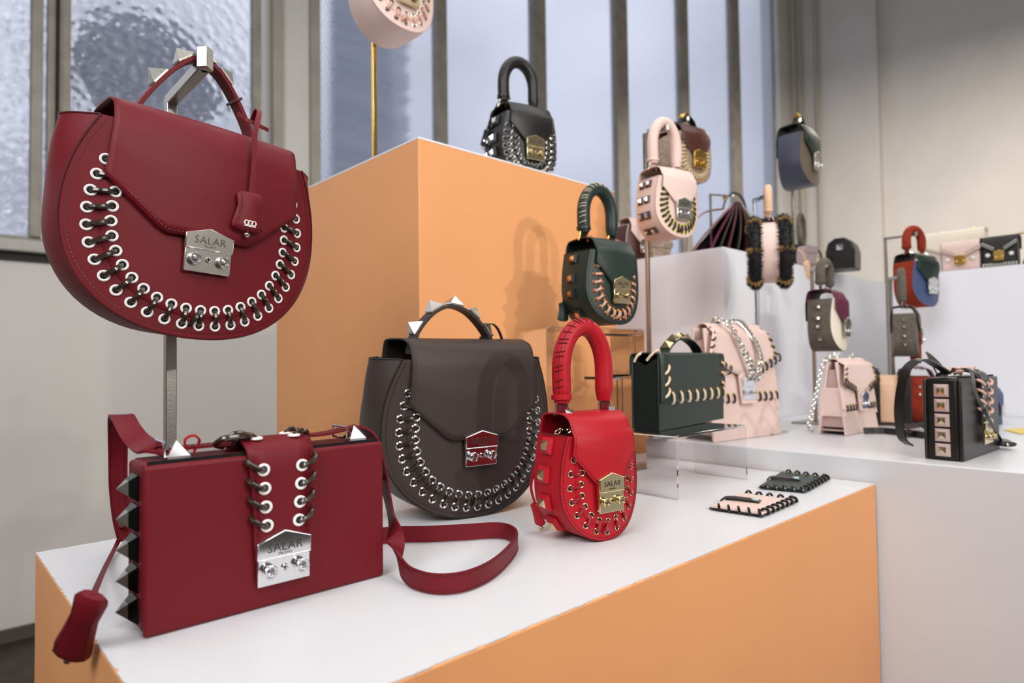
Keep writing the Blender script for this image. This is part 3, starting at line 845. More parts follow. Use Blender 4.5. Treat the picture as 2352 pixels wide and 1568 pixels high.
# ------------------------------------------------------------------ 1 large burgundy bag hanging on the stand
P0 = Vector((-.3401, .69, 1.2788))
t = empty('saddle_bag', P0, R_(45.36), R_(-4.65), R_(-3.71), label='large burgundy round bag with white eyelets hanging from a steel stand', cat='handbag')
RED_T = t
round_bag(t, BIG, M_RED, M_REDD, lace=M_LACE, eye=M_WHITE, lock=M_SILV)
h, hp = strap_handle(t, [(-.072, .218), (-.066, .243), (-.043, .283), (-.020, .310), (-.002, .314), (.020, .300), (.047, .262), (.063, .225)], .054, .021, .0045, M_RED, M_REDD, M_STEEL, (.27, .42, .57, .70), keeper=.80, sw=.021, sh=.014)
clochette(t, [(.050, .036, .262), (.048, .022, .270), (.044, .004, .262), (.036, -.010, .235), (.036, -.014, .20), (.036, -.015, .166)], (1, 0, 0), M_RED, M_REDD, cord_w=.0055, bell=(.036, .043), emblem=True)
b = MB(); b.ribbon(smoothpath([(.030, .030, .262), (.034, .010, .252), (.055, .008, .248), (.064, .022, .252)], 5), (0, 0, 1), .004, .0014); part('charm_loop', b, M_RED, t)
rb = at_d(391, 780, .80)
hk = at_d(476, 150, .70)
stand((rb.x, rb.y, 1.04), 1.592, (hk.x - .012, hk.y + .012, 0), M_STEEL, .0125, 'tall brushed steel stand holding the large burgundy bag', lift=.012, over=.010)

# ------------------------------------------------------------------ 2 large brown bag on the plinth
t = empty('saddle_bag', (-.0501, .8726, 1.0405), R_(33.69), R_(-2.97), label='large dark brown round bag with silver eyelets standing on white plinth', cat='handbag')
round_bag(t, BIG, M_BRN, M_BRND, lace=M_LACE, eye=M_CHROME, lock=M_CHROME)
strap_handle(t, [(-.078, .218), (-.074, .240), (-.058, .264), (-.038, .280), (-.015, .285), (.010, .277), (.032, .258), (.048, .236), (.054, .220)], .054, .021, .0045, M_BRN, M_BRND, M_SILV, (.20, .36, .52, .66, .79), keeper=.83, sw=.021, sh=.014)
b = MB(); b.ribbon(smoothpath([(.030, .045, .258), (.045, .042, .262), (.058, .044, .252), (.068, .046, .232)], 5), (0, 1, 0), .006, .0014); part('charm_strap', b, M_BRN, t)

# ------------------------------------------------------------------ minis
def mini(name, P0, yaw, scale, label, body, edge, lace, eye, lock, detail=2, studs=None, lean=0, roll=0, handle=None, hseam=None, **k):
    t = empty(name, P0, R_(yaw), R_(lean), R_(roll), scale, label=label, cat='handbag')
    hz = k.pop('hz', .262); hx = k.pop('hx', .0335); hflat = k.pop('hflat', 1.0); ring = k.pop('ring', M_SILV)
    P = dict(MINI); P.update(k.pop('over', {}))
    round_bag(t, P, body, edge, lace=lace, eye=eye, lock=lock, detail=detail, gusset_studs=studs, **k)
    if handle: tube_handle(t, hx, P['D'] * .58, .147, hz, .0112, handle, edge, ring=ring, seam=hseam, detail=detail, flat=hflat)
    return t
p0 = at_z(1395, 1240, 1.0405)
t = mini('mini_saddle_bag', p0, 33, 1.0, 'small bright red round bag with padded arch handle, front of plinth', M_SCAR, M_SCARD, M_LACER, M_PGOLD, M_PGOLD,
     studs=(M_SCAR, M_PGOLD, .0195, .011, (.110, .079, .048, .020), 1), handle=M_SCAR, hseam=M_SCARD)
chain(t, [(-.047, .034, .124), (-.040, .030, .130), (-.034, .036, .124), (-.028, .030, .127)], .008, .0011, M_PGOLD)
clochette(t, [(-.050, .062, .10), (-.053, .078, .06), (-.048, .078, .035)], (0, 1, .2), M_SCAR, M_SCARD, cord_w=.004, bell=(.020, .028), metal=M_PGOLD)

# acrylic risers
def u_riser(loc, yaw, w_, d_, h_, label, th=.005, r=.01):
    t = empty('acrylic_riser', loc, yaw, label=label, cat='riser')
    out = [(0, 0), (0, h_ - r)] + [(r - r * cos(a), h_ - r + r * sin(a)) for a in (pi / 6, pi / 3, pi / 2)] + [(w_ - r + r * sin(a), h_ - r + r * cos(a)) for a in (pi / 6, pi / 3, pi / 2)] + [(w_, 0)]
    o2 = []
    c_ = Vector((w_ / 2, 0))
    r2 = max(r - th, .001)
    inn = [(th, 0), (th, h_ - r)] + [(r - r2 * cos(a), h_ - r + r2 * sin(a)) for a in (pi / 6, pi / 3, pi / 2)] + [(w_ - r + r2 * sin(a), h_ - r + r2 * cos(a)) for a in (pi / 6, pi / 3, pi / 2)] + [(w_ - th, 0)]
    rows = []
    for (ox, oz), (ix, iz) in zip(out, inn): rows.append([(ox, 0, oz), (ox, d_, oz), (ix, d_, iz), (ix, 0, iz)])
    b = MB(); b.grid(rows, 0, closed=True)
    n = len(rows); b.f += [(3, 2, 1, 0), tuple((n - 1) * 4 + q for q in range(4))]; b.m += [0, 0]
    part('bent_sheet', b, M_ACR, t, bevel=.0004)
    return t
gp = at_d(1422, 745, 1.12)
rt = gp.z - .0005
rl = at_d(1254, 749, 1.14)
u_riser((rl.x, rl.y, 1.0405), R_(24), .215, .12, rt - 1.0405, 'tall clear acrylic riser under the bottle green round bag', th=.004)
t = mini('mini_saddle_bag', Vector((gp.x, gp.y, rt + .0006)), 36, 1.05, 'small bottle green round bag with cream laces on tall acrylic riser', M_GRN, M_GRND, M_LACEP, M_CUPR, M_PGOLD,
     studs=(M_GRND, M_CUPR, .016, .011, (.110, .080, .050, .022), 1), handle=M_GRN, hseam=M_LACEC, ring=M_CUPR, hz=.249, over=dict(n=17, lr=.0023, D=.080, W2=.0615, top=.053))
clochette(t, [(-.048, .05, .12), (-.056, .07, .09), (-.058, .074, .04)], (1, 0, 0), M_GRN, M_GRND, cord_w=.004, bell=(.024, .032), tip=False)
# small pedestal behind it
pp = at_d(1412, 870, 1.22)
t = empty('acrylic_pedestal', (pp.x, pp.y, 1.0405), YAW, label='low clear acrylic pedestal table seen inside the tall riser', cat='riser')
b = MB(); b.box((-.055, -.03, pp.z - 1.04), (.055, .03, pp.z - 1.04 + .005)); part('shelf', b, M_ACR, t, bevel=.001)
b = MB(); b.tube([(.015, 0, .004), (.015, 0, pp.z - 1.041)], .006, 12); part('post', b, M_ACR, t)
b = MB(); b.box((-.04, -.03, 0), (.05, .03, .004)); part('base_plate', b, M_ACR, t)
b = MB(); zt_ = pp.z - 1.04 + .0055; q = [(-.055, 0, zt_), (-.055, 0, zt_ + .078), (.055, 0, zt_ + .078), (.055, 0, zt_)]
b.tube(smoothpath(q, 1), .003, 8, closed=True); part('upright_frame', b, M_ACR, t)

# ------------------------------------------------------------------ black mini on the cube
bp_ = at_d(1226, 411, 1.40)
t = mini('mini_saddle_bag', Vector((bp_.x, bp_.y, 1.6505)), 30, 1.20, 'small black round bag with doubled silver eyelets on orange cube', M_BLK, M_BLKD, M_LACEK, M_SILV, M_PGOLD,
     detail=1, double_lace=True, studs=(M_BLKD, M_SILV, .018, .012, (.110, .080, .050, .022), 2), handle=M_BLK, hz=.250, ring=M_PGOLD, over=dict(D=.086))
clochette(t, [(-.030, .030, .155), (-.050, .030, .150), (-.062, .045, .125), (-.066, .055, .10)], (0, 1, 0), M_BLK, M_BLKD, cord_w=.003, bell=(.024, .032))

# ------------------------------------------------------------------ blush round bag above the cube
up_ = at_d(932, 68, 1.30)
t = mini('mini_saddle_bag', up_, 44, 1.42, 'blush round bag on a gold rod above the orange cube, cut by the top edge', M_PNK, M_PNKD, M_LACEP, M_SILV, M_PGOLD, detail=1, handle=M_PNK)
rd = at_d(860, 300, 1.37)
hkp = ctr(t, 0, .040, .238)
stand((rd.x, rd.y, 1.6505), hkp.z, hkp, M_GOLD, .009, 'slim gold stand on the orange cube holding the blush round bag')

# ------------------------------------------------------------------ blush mini on a tall stand
pk = at_d(1566, 545, 1.33)
t = mini('mini_saddle_bag', pk, 30, 1.03, 'blush round bag with yellow-rimmed lacing hanging in front of the white block', M_PNK, M_PNKD, M_LACED, M_YEL, M_SILV,
     detail=1, studs=(mat('brown stud', '#4a3531', .35), M_CHROME, .015, .009, (.112, .080, .048, .018), 2), handle=M_PNK, over=dict(n=21, D=.076))
rd = at_d(1491, 800, 1.40); hkp = ctr(t, 0, .040, .238)
stand((rd.x, rd.y, 1.0805), hkp.z, hkp, M_STEEL, .008, 'slim steel stand holding the blush round bag with yellow-rimmed lacing', hookm=M_STEEL)

# ------------------------------------------------------------------ box clutches
def box_clutch(P0, yaw, label, m, edge, flapm, lacem, eyem, lockm, studm, studtip, variant):
    L, D, H = .2104, .054, .1357
    t = empty('box_clutch', P0, R_(yaw), label=label, cat='handbag')
    b = MB(); b.box((0.0, .004, 0.0006), (L, D - .004, H - .0018)); part('frame', b, m, t, bevel=.005, seg=4)
    b = MB(); b.box((-.0002, -.0005, 0), (L, .0055, H - .004)); part('front_panel', b, m, t, bevel=.003, seg=4)
    b = MB(); b.box((-.0002, D - .0055, 0), (L, D + .0005, H - .004)); part('back_panel', b, m, t, bevel=.003, seg=4)
    b = MB(); b.box((.003, .0050, .002), (L - .003, .0062, H - .001)); part('opening_gap', b, M_HOLLOW, t, smooth=False)
    for x_ in (-.0003,):
        pth = [((x_, y_, z_), (-1, 0, 0)) for y_, z_ in ((.010, .006), (.010, H - .010), (D - .010, H - .010), (D - .010, .006))]
        stitches(t, pth, edge)
    # centre strap from back over the top to the lock
    cx = .1063; prof = [(D + .003, .03), (D + .003, H - .01), (D - .002, H + .003), (D * .55, H + .0075), (.012, H + .007), (.000, H + .001), (-.0045, H - .012), (-.0050, .09), (-.0050, .052)]
    wds = [.024, .027, .0300, .0305, .0300, .0295, .0285, .0255, .0245]
    pa = smoothpath([Vector((w_, y_, z_)) for (y_, z_), w_ in zip(prof, wds)], 6)
    b = MB(); b.grid([[(cx + s_ * v.x, v.y, v.z) for s_ in (-1, -.5, 0, .5, 1)] for v in pa])
    fl = part('flap_strap', b, flapm, t, solid=.003)
    front = [v for v in pa if v.y < -.002]
    for sx in (-1, 1):
        stitches(fl, [((cx + sx * (v.x - .0025), v.y - .0018, v.z), (0, -1, 0)) for v in front], edge)
    rows_z = (.1195, .1035, .0875, .0715)
    em = eyelet_mesh(eyem, .0043, .0014)
    for i, z_ in enumerate(rows_z):
        for sx in (-1, 1):
            ex = cx + sx * (.0172 - .0010 * i); wd = .0282 - i * .0012
            link('eyelet', em, t, M=T(ex, -.0072, z_))
            b = MB()
            pts = [(ex, -.0065, z_), (ex + sx * .002, -.0100, z_ + .0004), (ex + sx * .0065, -.0105, z_ + .0022), (cx + sx * (wd + .001), -.0085, z_ + .006), (cx + sx * (wd + .0015), -.0035, z_ + .0085), (cx + sx * (wd - .004), -.0012, z_ + .009)]
            b.tube(smoothpath(pts, 5), .0024, 8); part('lace', b, lacem, t)
    for j, y_ in enumerate((.010, .030)):
        for sx in (-1, 1):
            link('eyelet', em, t, M=T(cx + sx * .017, y_, H + .0092) @ RX(-pi / 2))
            b = MB(); pts = [(cx + sx * .017, y_, H + .0085), (cx + sx * .022, y_ + .001, H + .0125), (cx + sx * .030, y_ + .004, H + .0115), (cx + sx * .0335, y_ + .008, H + .005), (cx + sx * .030, y_ + .010, H + .002)]
            b.tube(smoothpath(pts, 5), .0024, 8); part('lace', b, lacem, t)
    b = MB(); b.tube(smoothpath([(cx - .040, .026, H + .003), (cx - .048, .020, H + .006), (cx - .044, .010, H + .0115), (cx - .030, .007, H + .0125), (cx - .020, .012, H + .011), (cx - .026, .020, H + .012), (cx - .040, .022, H + .010)], 6), .0027, 8)
    part('lace_knot', b, lacem, t)
    lock_plate(t, lockm, .048, .0208, .0578, .0665, -.0065, off=(cx, 0, 0))
    # studs down the left and right ends
    for zz in (.1130, .0890, .0650, .0410, .0170):
        stud(t, (-.0002, D / 2, zz), (-1, 0, 0), (0, 1, 0), studm, .0205, variant['sh'], m2=studtip, split=variant['split'], base=variant['base'])
        stud(t, (L + .0002, D / 2, zz), (1, 0, 0), (0, 1, 0), studm, .0205, variant['sh'], m2=studtip, split=variant['split'], base=variant['base'])
    return t
CL = Vector((-.2853, .4968, 1.0403))
t = box_clutch(CL, 42.2, 'burgundy rectangular box clutch with white eyelets at the front corner', M_RED, M_REDD, M_RED, M_LACE, M_WHITE, M_CHROME, M_GUN, M_STEEL, dict(sh=.0140, split=.42, base=.001))
RC = t
def at_hx(px, py, hx):
    d = ray(px, py); return CAM + d * ((HALL + U * hx - CAM).dot(U) / d.dot(U))
H_ = .1357
def ribbon_part(t, name, pts, wid, width, th, m, edge=None, n=8):
    path = smoothpath(pts, n)
    if isinstance(wid, list):
        W_ = smoothpath(wid, n); W_ = [v.normalized() for v in W_]
    else: W_ = [Vector(wid)] * len(path)
    b = MB(); b.ribbon(path, W_, width, th); r_ = part(name, b, m, t)
    if edge:
        for sg in (-1, 1):
            pl = []
            for i, v in enumerate(path):
                tt = (path[min(i + 1, len(path) - 1)] - path[max(i - 1, 0)]).normalized(); ww = (W_[i] - tt * W_[i].dot(tt)).normalized(); nn = tt.cross(ww)
                pl.append((v + ww * sg * (width / 2 - .002) + nn * (th / 2), nn))
            stitches(r_, pl, edge); 
    return r_
# top buckles: pyramid studs on the clutch top
for x_ in (.026, .186):
    stud(t, (x_, .014, H_ - .0010), (0, 0, 1), (1, 0, 0), M_CHROME, .017, .014)
    b = MB(); b.tube([(x_ - .009, .012, H_ + .001), (x_ - .009, .040, H_ + .001), (x_ - .009, .040, H_ + .012), (x_ - .009, .012, H_ + .012)], .0011, 5, closed=True)
    part('strap_ring', b, M_CHROME, t)
_b = [(.022, .027, H_ + .003), (.012, .028, H_ + .006)]
_inv = t.matrix_world.inverted()
_b += [tuple(_inv @ at_d(a, c, d)) for a, c, d in ((322, 1016, .545), (300, 990, .56), (281, 957, .59), (272, 965, .615), (271, 1040, .635), (272, 1120, .64), (280, 1190, .64), (292, 1240, .64))]
ribbon_part(t, 'shoulder_strap', _b, [Vector((.1, .95, .1)), Vector((.3, .9, .2))] + [Vector((.72, .10, .45)), Vector((.80, -.30, .30))] + [Vector((.74, -.66, .05))] * 6, .0178, .0022, M_RED, M_REDD)
ribbon_part(t, 'top_strap', [(.030, .027, H_ + .005), (.05, .027, H_ + .005), (.075, .027, H_ + .005)], (0, 1, 0), .017, .0022, M_RED, M_REDD)
ribbon_part(t, 'top_strap', [(.138, .027, H_ + .006), (.16, .027, H_ + .006), (.184, .027, H_ + .009)], (0, 1, 0), .017, .0022, M_RED, M_REDD)
ribbon_part(t, 'charm_ring', [(.036, .020, H_ + .002), (.033, .016, H_ + .012), (.038, .012, H_ + .016), (.044, .016, H_ + .011), (.041, .02, H_ + .001)], (.2, 1, 0), .007, .0014, M_SCAR)
inv = t.matrix_world.inverted()
def cl_(px, py, z): return inv @ at_z(px, py, z)
# right hand strap: over the side, down to the plinth and round in a loop
loop = [Vector((.188, .027, H_ + .008)), Vector((.198, .026, H_ + .010)), Vector((.212, .024, H_ - .001)), Vector((.221, .022, H_ - .030)), Vector((.226, .020, .075)), Vector((.229, .013, .045))]
loop += [cl_(922, 1300, 1.0545), cl_(970, 1335, 1.0505), cl_(1050, 1338, 1.0505), cl_(1125, 1310, 1.0505), cl_(1175, 1265, 1.0505), cl_(1186, 1235, 1.0505), cl_(1150, 1218, 1.0505), cl_(1060, 1222, 1.0505), cl_(980, 1226, 1.0505), cl_(895, 1228, 1.0505), cl_(800, 1240, 1.0505)]
wv_ = [Vector((0, 1, 0)), Vector((0, 1, 0)), Vector((.0, 1, 0)), Vector((.05, 1, .05)), Vector((.10, .95, .15)), Vector((.15, .85, .40)), Vector((.10, .50, .80))] + [Vector((0, 0, 1))] * 10
ribbon_part(t, 'shoulder_strap', loop, wv_, .0185, .0022, M_RED, M_REDD)
# its charm hangs over the plinth edge
e1 = inv @ at_z(274, 1236, 1.056); e2 = inv @ at_z(242, 1302, 1.047); e3 = inv @ at_hx(214, 1366, -.009); e4 = inv @ at_hx(160, 1508, -.016)
clochette(t, [(-.004, .058, .085), e1, e2, e3], (.74, -.67, .0), M_RED, M_REDD, cord_w=.0045, bell=(.028, (e4 - e3).length), bdir=e4 - e3, metal=M_STEEL, puff=.007)

# black box clutch
bx = at_z(2213, 1061, 1.0805)
M_PSTUD = mat('rose stud', '#cdb2ab', .3, .3)
t = box_clutch(bx, 40.0, 'black rectangular box bag with square rose studs at the right', M_BLK, M_BLKD, M_BLK, M_LACEP, M_SILV, M_PGOLD, M_PSTUD, M_PGOLD, dict(sh=.008, split=.5, base=.003))
ribbon_part(t, 'shoulder_strap', [(.010, .020, H_ + .004), (-.002, .030, H_ + .016), (-.014, .050, H_ + .028), (-.030, .066, H_ + .014), (-.036, .074, H_ - .02), (-.032, .080, H_ - .06), (-.016, .082, .034), (.004, .078, .020)], (.3, .9, .1), .016, .002, M_BLK)
ribbon_part(t, 'shoulder_strap', [(.022, .027, H_ + .006), (.030, .040, H_ + .022), (.050, .060, H_ + .036), (.075, .066, H_ + .030), (.090, .060, H_ + .004)], (.0, .4, .9), .010, .002, M_BLK)
ribbon_part(t, 'shoulder_strap', [(.200, .050, .10), (.235, .055, .085), (.262, .060, .05), (.262, .060, .02), (.235, .062, .004)], (0, 1, .0), .014, .002, M_BLK)
inv = t.matrix_world.inverted()
clochette(t, [Vector((.030, .020, H_ + .012)), Vector((.038, -.004, H_ + .008)), inv @ at_d(2240, 900, .99), inv @ at_d(2270, 960, .98), inv @ at_z(2300, 1012, 1.092)], inv.to_3x3() @ (at_z(2356, 1048, 1.088) - at_z(2300, 1012, 1.092)).cross(Vector((0, 0, 1))), M_BLK, M_BLKD, cord_w=.005, bell=(.032, .046), metal=M_PGOLD, bdir=(inv.to_3x3() @ (at_z(2356, 1048, 1.088) - at_z(2300, 1012, 1.092))))
# buckled strap lying behind it
t = empty('leather_strap', at_z(1990, 985, 1.0805), 0, label='black leather strap with silver rivet lying left of the black box bag', cat='strap')
inv = t.matrix_world.inverted()
ribbon_part(t, 'band', [inv @ at_z(a, c, 1.088) for a, c in ((1984, 989), (2030, 989), (2080, 994), (2145, 1002))], (-.2, .3, .9), .014, .003, M_BLK)
ribbon_part(t, 'band', [inv @ at_z(a, c, 1.092) for a, c in ((2078, 982), (2110, 976), (2145, 978))], (-.4, .7, .3), .018, .003, M_BLK)
b = MB(); c = inv @ at_z(2082, 994, 1.089); b.box((c.x - .006, c.y - .014, c.z - .006), (c.x + .006, c.y + .014, c.z + .004)); part('strap_keeper', b, M_BLK, t, bevel=.001)
for a, c in ((2021, 988), (2115, 998)):
    b = MB(); q = inv @ at_z(a, c, 1.086); b.lathe([(.004, 0), (.004, .002), (.001, .0035)], 10, M=T(q.x, q.y, q.z) @ RX(-pi / 2)); part('rivet', b, M_CHROME, t)

# ------------------------------------------------------------------ green flap bag on the low riser
f1, f2 = at_z(1556, 1148, 1.0405), at_z(1717, 1101, 1.0405)
ry = atan2((f2 - f1).y, (f2 - f1).x)
u_riser(f1, ry, (f2 - f1).length, .10, .0955, 'low clear acrylic riser under the green flap bag', th=.004, r=.008)
zr = 1.0405 + .0955 + .0005
g1, g2 = at_z(1516, 990, zr), at_z(1663, 961, zr)
gy = atan2((g2 - g1).y, (g2 - g1).x); W_ = (g2 - g1).length; H_g = .120; D_g = .050
t = empty('flap_bag', g1, gy, label='small bottle green rectangular flap bag with cream whipstitching on acrylic riser', cat='handbag')
b = MB(); b.box((0, 0, 0), (W_, .003, H_g)); part('front_panel', b, M_GRN, t, bevel=.001)
b = MB(); b.box((0, D_g - .003, 0), (W_, D_g, H_g)); part('back_panel', b, M_GRN, t, bevel=.001)
for x_ in (.002, W_ - .006):
    b = MB(); b.prism([(.003, .002), (D_g - .003, .002), (D_g - .003, H_g - .004), (D_g * .5, H_g - .016), (.003, H_g - .004)], x_, x_ + .004, axis='x'); part('gusset', b, M_GRND, t)
b = MB(); b.box((.002, .003, 0), (W_ - .002, D_g - .003, .003)); part('base', b, M_GRND, t)
prof = [(D_g + .001, H_g - .03), (D_g + .001, H_g - .005), (D_g - .006, H_g + .003), (.006, H_g + .003), (-.002, H_g - .005), (-.003, H_g * .6), (-.003, H_g * .36)]
pa = smoothpath([Vector((0, y_, z_)) for y_, z_ in prof], 5)
b = MB(); b.grid([[(x_ * W_, v.y, v.z) for x_ in [i / 8 for i in range(9)]] for v in pa]); part('flap', b, M_GRN, t, solid=.0024)
def whip(t, p, dvec, out, L, m, em, r=.0022, eR=.0026):
    # lace leaving an eyelet and wrapping over an edge in direction dvec
    p = Vector(p); d = Vector(dvec).normalized(); o = Vector(out)
    link('eyelet', em, t, M=to_frame(p, (1, 0, 0) if abs(o.x) < .9 else (0, 1, 0), -o if True else o) if False else (T(*p) if abs(o.y) > .5 else T(*p) @ RX(-pi / 2)))
    b = MB(); b.tube([p, p + d * L * .25 + o * r * 1.2, p + d * L * .7 + o * r * 1.2, p + d * L * 1.0 + o * r * .3, p + d * L * 1.05 - o * r * 1.2], r, 7); part('lace', b, m, t)
em = eyelet_mesh(M_CUPR, .0026, .0008)
for i in range(8): whip(t, (W_ * (.14 + .82 * i / 7), -.0045, H_g * .50), (.15, 0, -1), (0, -1, 0), .018, M_LACEC, em)
for i in range(3):
    z_ = H_g * (.86 - .155 * i)
    whip(t, (W_ * .10, -.0045, z_), (-.7, 0, -.75), (0, -1, 0), .017, M_LACEC, em)
    whip(t, (W_ * .93, -.0045, z_ + .004), (.8, 0, -.5), (0, -1, 0), .012, M_LACEC, em)
b = MB(); b.tube(smoothpath([(.012, .004, H_g + .002), (.006, .004, H_g + .008), (-.001, .012, H_g + .001), (-.002, .02, H_g - .008)], 5), .0022, 7); part('lace', b, M_LACEC, t)
b = MB(); b.tube(smoothpath([(.004, .03, H_g + .005), (-.003, .036, H_g), (-.003, .042, H_g - .01)], 5), .0022, 7); part('lace', b, M_LACEC, t)
strap_handle(t, [(W_ * .26, H_g), (W_ * .30, H_g + .013), (W_ * .42, H_g + .027), (W_ * .58, H_g + .029), (W_ * .72, H_g + .018), (W_ * .80, H_g + .002)], D_g * .5, .019, .003, M_GRN, M_GRND, M_PGOLD, (.24, .38, .52, .66, .80), sw=.018, sh=.011)

# ------------------------------------------------------------------ blush flap bags with A-shaped sides
def a_bag(P0, yaw, W_, H_, D_, label, chainfn=None, detail=1):
    t = empty('flap_bag', P0, yaw, label=label, cat='handbag')
    x0, x1 = 0, W_; tp = D_ * .36
    # front and back panels lean together
    for nm, ya, yb, sg in (('front_panel', 0, D_ / 2 - tp / 2, 1), ('back_panel', D_, D_ / 2 + tp / 2, -1)):
        b = MB(); ins = W_ * .045
        rows = []
        for s_ in (0, .5, 1):
            y_ = ya + (yb - ya) * s_; z_ = H_ * .96 * s_; i_ = ins * s_
            rows.append([(x0 + i_, y_, z_), (x1 - i_, y_, z_), (x1 - i_, y_ + sg * .005, z_), (x0 + i_, y_ + sg * .005, z_)])
        b.grid(rows, 0, closed=True); b.f += [(3, 2, 1, 0), (8, 9, 10, 11)]; b.m += [0, 0]
        part(nm, b, M_PNK, t, bevel=.0012)
    for x_ in (W_ * .05, W_ * .93):
        b = MB(); b.prism([(.006, H_ * .10), (D_ - .006, H_ * .10), (D_ / 2 + tp * .3, H_ * .86), (D_ / 2 - tp * .3, H_ * .86)], x_, x_ + .003, axis='x'); part('gusset', b, M_PNKD, t)
    for x_ in (W_ * .02, W_ * .95):
        b = MB(); b.prism([(.0, H_ * .24), (D_, H_ * .24), (D_ * .86, H_ * .62), (D_ * .14, H_ * .62)], x_, x_ + .004, axis='x'); part('side_band', b, M_PNK, t, bevel=.001)
    b = MB(); b.box((W_ * .03, .004, H_ * .05), (W_ * .97, D_ - .004, H_ * .07)); part('base', b, M_PNKD, t)
    fy = lambda z_: (D_ / 2 - tp / 2) * (z_ / (H_ * .96))
    # two front pocket panels, laced along the bottom
    em = eyelet_mesh(M_YEL, .0026 * W_ / .25, .0009 * W_ / .25)
    for a, c in ((.0, .36), (.64, 1.0)):
        b = MB(); za, zb = H_ * .33, H_ * .60
        rows = [[(W_ * a, fy(z_) - .004, z_), (W_ * c, fy(z_) - .004, z_), (W_ * c, fy(z_) + .001, z_), (W_ * a, fy(z_) + .001, z_)] for z_ in (za, zb)]
        b.grid(rows, 0, closed=True); b.f += [(3, 2, 1, 0), (4, 5, 6, 7)]; b.m += [0, 0]; part('pocket_panel', b, M_PNK, t, bevel=.0008)
        for i in range(4):
            x_ = W_ * (a + (c - a) * (.15 + .24 * i)); whip(t, (x_, fy(za) - .0048, za + H_ * .06), (.12, 0, -1), (0, -1, 0), H_ * .07, M_LACED, em, r=.0024 * W_ / .25)
    # flap
    corner = H_ * .70; tip = H_ * .56; tw = .40; cw = .505; cols_ = 17; G = []
    back = [(D_ * .74, H_ * .80), (D_ * .68, H_ * .96), (D_ * .60, H_ * 1.0), (D_ * .42, H_ * 1.0), (D_ * .30, H_ * .96)]
    bpp = smoothpath([Vector((0, a, c)) for a, c in back], 4)
    for ci in range(cols_):
        x_ = -1 + 2 * ci / (cols_ - 1); xx = abs(x_) * cw
        zb = tip if xx < .13 else tip + (corner - tip) * (xx - .13) / (cw - .13)
        colm = [(W_ / 2 + x_ * tw * W_, v.y, v.z) for v in bpp]; z0 = bpp[-1].z
        for q in range(1, 9):
            z_ = z0 + (zb - z0) * q / 8; wd = tw + (cw - tw) * min(1, (z0 - z_) / (z0 - corner))
            colm.append((W_ / 2 + x_ * wd * W_, fy(z_) - .009 - abs(x_) * .004, z_))
        G.append(colm)
    b = MB(); b.grid(G); part('flap', b, M_PNK, t, solid=.0028)
    ed = [Vector(g[-1]) for g in G]
    sd = [[Vector(g[i]) for i in range(len(bpp) - 3, len(g))] for g in (G[0], G[-1])]
    sc_ = W_ / .25
    for side, sgn in ((sd[0], -1), (sd[1], 1)):
        for v in resample(side, 6)[:-1]:
            whip(t, v + Vector((-sgn * .008 * sc_, -.0022, -.003)), (sgn, 0, -.5), (0, -1, 0), .011 * sc_, M_LACED, em, r=.0024 * sc_)
    q_ = resample(ed, 15)
    for i, v in enumerate(q_):
        if abs(i - 7) < 3: continue
        sgn = -1 if i < 7 else 1
        whip(t, v + Vector((0, -.0022, .010 * sc_)), (sgn * .35, 0, -1), (0, -1, 0), .018 * sc_, M_LACED, em, r=.0024 * sc_)
    # centre tongue and lock
    b = MB(); za, zb = H_ * .30, tip + .004
    rows = [[(W_ * .40, fy(z_) - .011, z_), (W_ * .60, fy(z_) - .011, z_), (W_ * .60, fy(z_) - .006, z_), (W_ * .40, fy(z_) - .006, z_)] for z_ in (za, zb)]
    b.grid(rows, 0, closed=True); b.f += [(3, 2, 1, 0), (4, 5, 6, 7)]; b.m += [0, 0]; part('tongue', b, M_PNK, t, bevel=.001)
    lock_plate(t, M_CHROME, W_ * .19, H_ * .33, H_ * .52, H_ * .565, -.004, txt=False, detail=1, off=(W_ / 2, fy(H_ * .45) - .008, 0))
    return t
a1, a2 = at_z(1640, 1016, 1.0805), at_z(1796, 996, 1.0805)
y_ = atan2((a2 - a1).y, (a2 - a1).x)
t = a_bag(a1, y_, (a2 - a1).length, .243, .085, 'large blush flap bag with silver chain draped over its flap')
W_ = (a2 - a1).length; fyy = -.012
for off in (0, .007):
    chain(t, [(W_ * .27, .050, .246), (W_ * .25, .030, .254), (W_ * .30, .006, .236), (W_ * .40, -.002 + off * .5, .195 + off), (W_ * .47, -.010, .155 + off * 1.4), (W_ * .52, -.014, .125 + off * 2), (W_ * .60, -.012, .132 + off * 2), (W_ * .66, -.004, .175), (W_ * .64, .010, .215), (W_ * .56, .030, .250), (W_ * .52, .046, .252)], .0125, .0018, M_SILV)
for x_ in (W_ * .27, W_ * .68):
    stud(t, (x_, .040, .2425), (0, 0, 1), (1, 0, 0), M_CHROME, .018, .012)
s1, s2 = at_z(1945, 1001, 1.0805), at_z(2019, 985, 1.0805)
y2 = atan2((s2 - s1).y, (s2 - s1).x)
t = a_bag(s1, y2, (s2 - s1).length, .165, .062, 'small blush flap bag with A-shaped side and chain trailing behind')
W_ = (s2 - s1).length
chain(t, [(.022, .030, .170), (.010, .040, .168), (.004, .052, .140), (.000, .062, .090), (-.004, .072, .040), (-.008, .078, .012), (.002, .072, .006), (-.010, .070, .010)], .009, .0014, M_SILV)
chain(t, [(.022, .026, .170), (.034, .024, .178), (.026, .034, .176)], .008, .0014, M_SILV)
chain(t, [(.100, .026, .168), (.112, .024, .176), (.125, .030, .172)], .008, .0014, M_SILV)

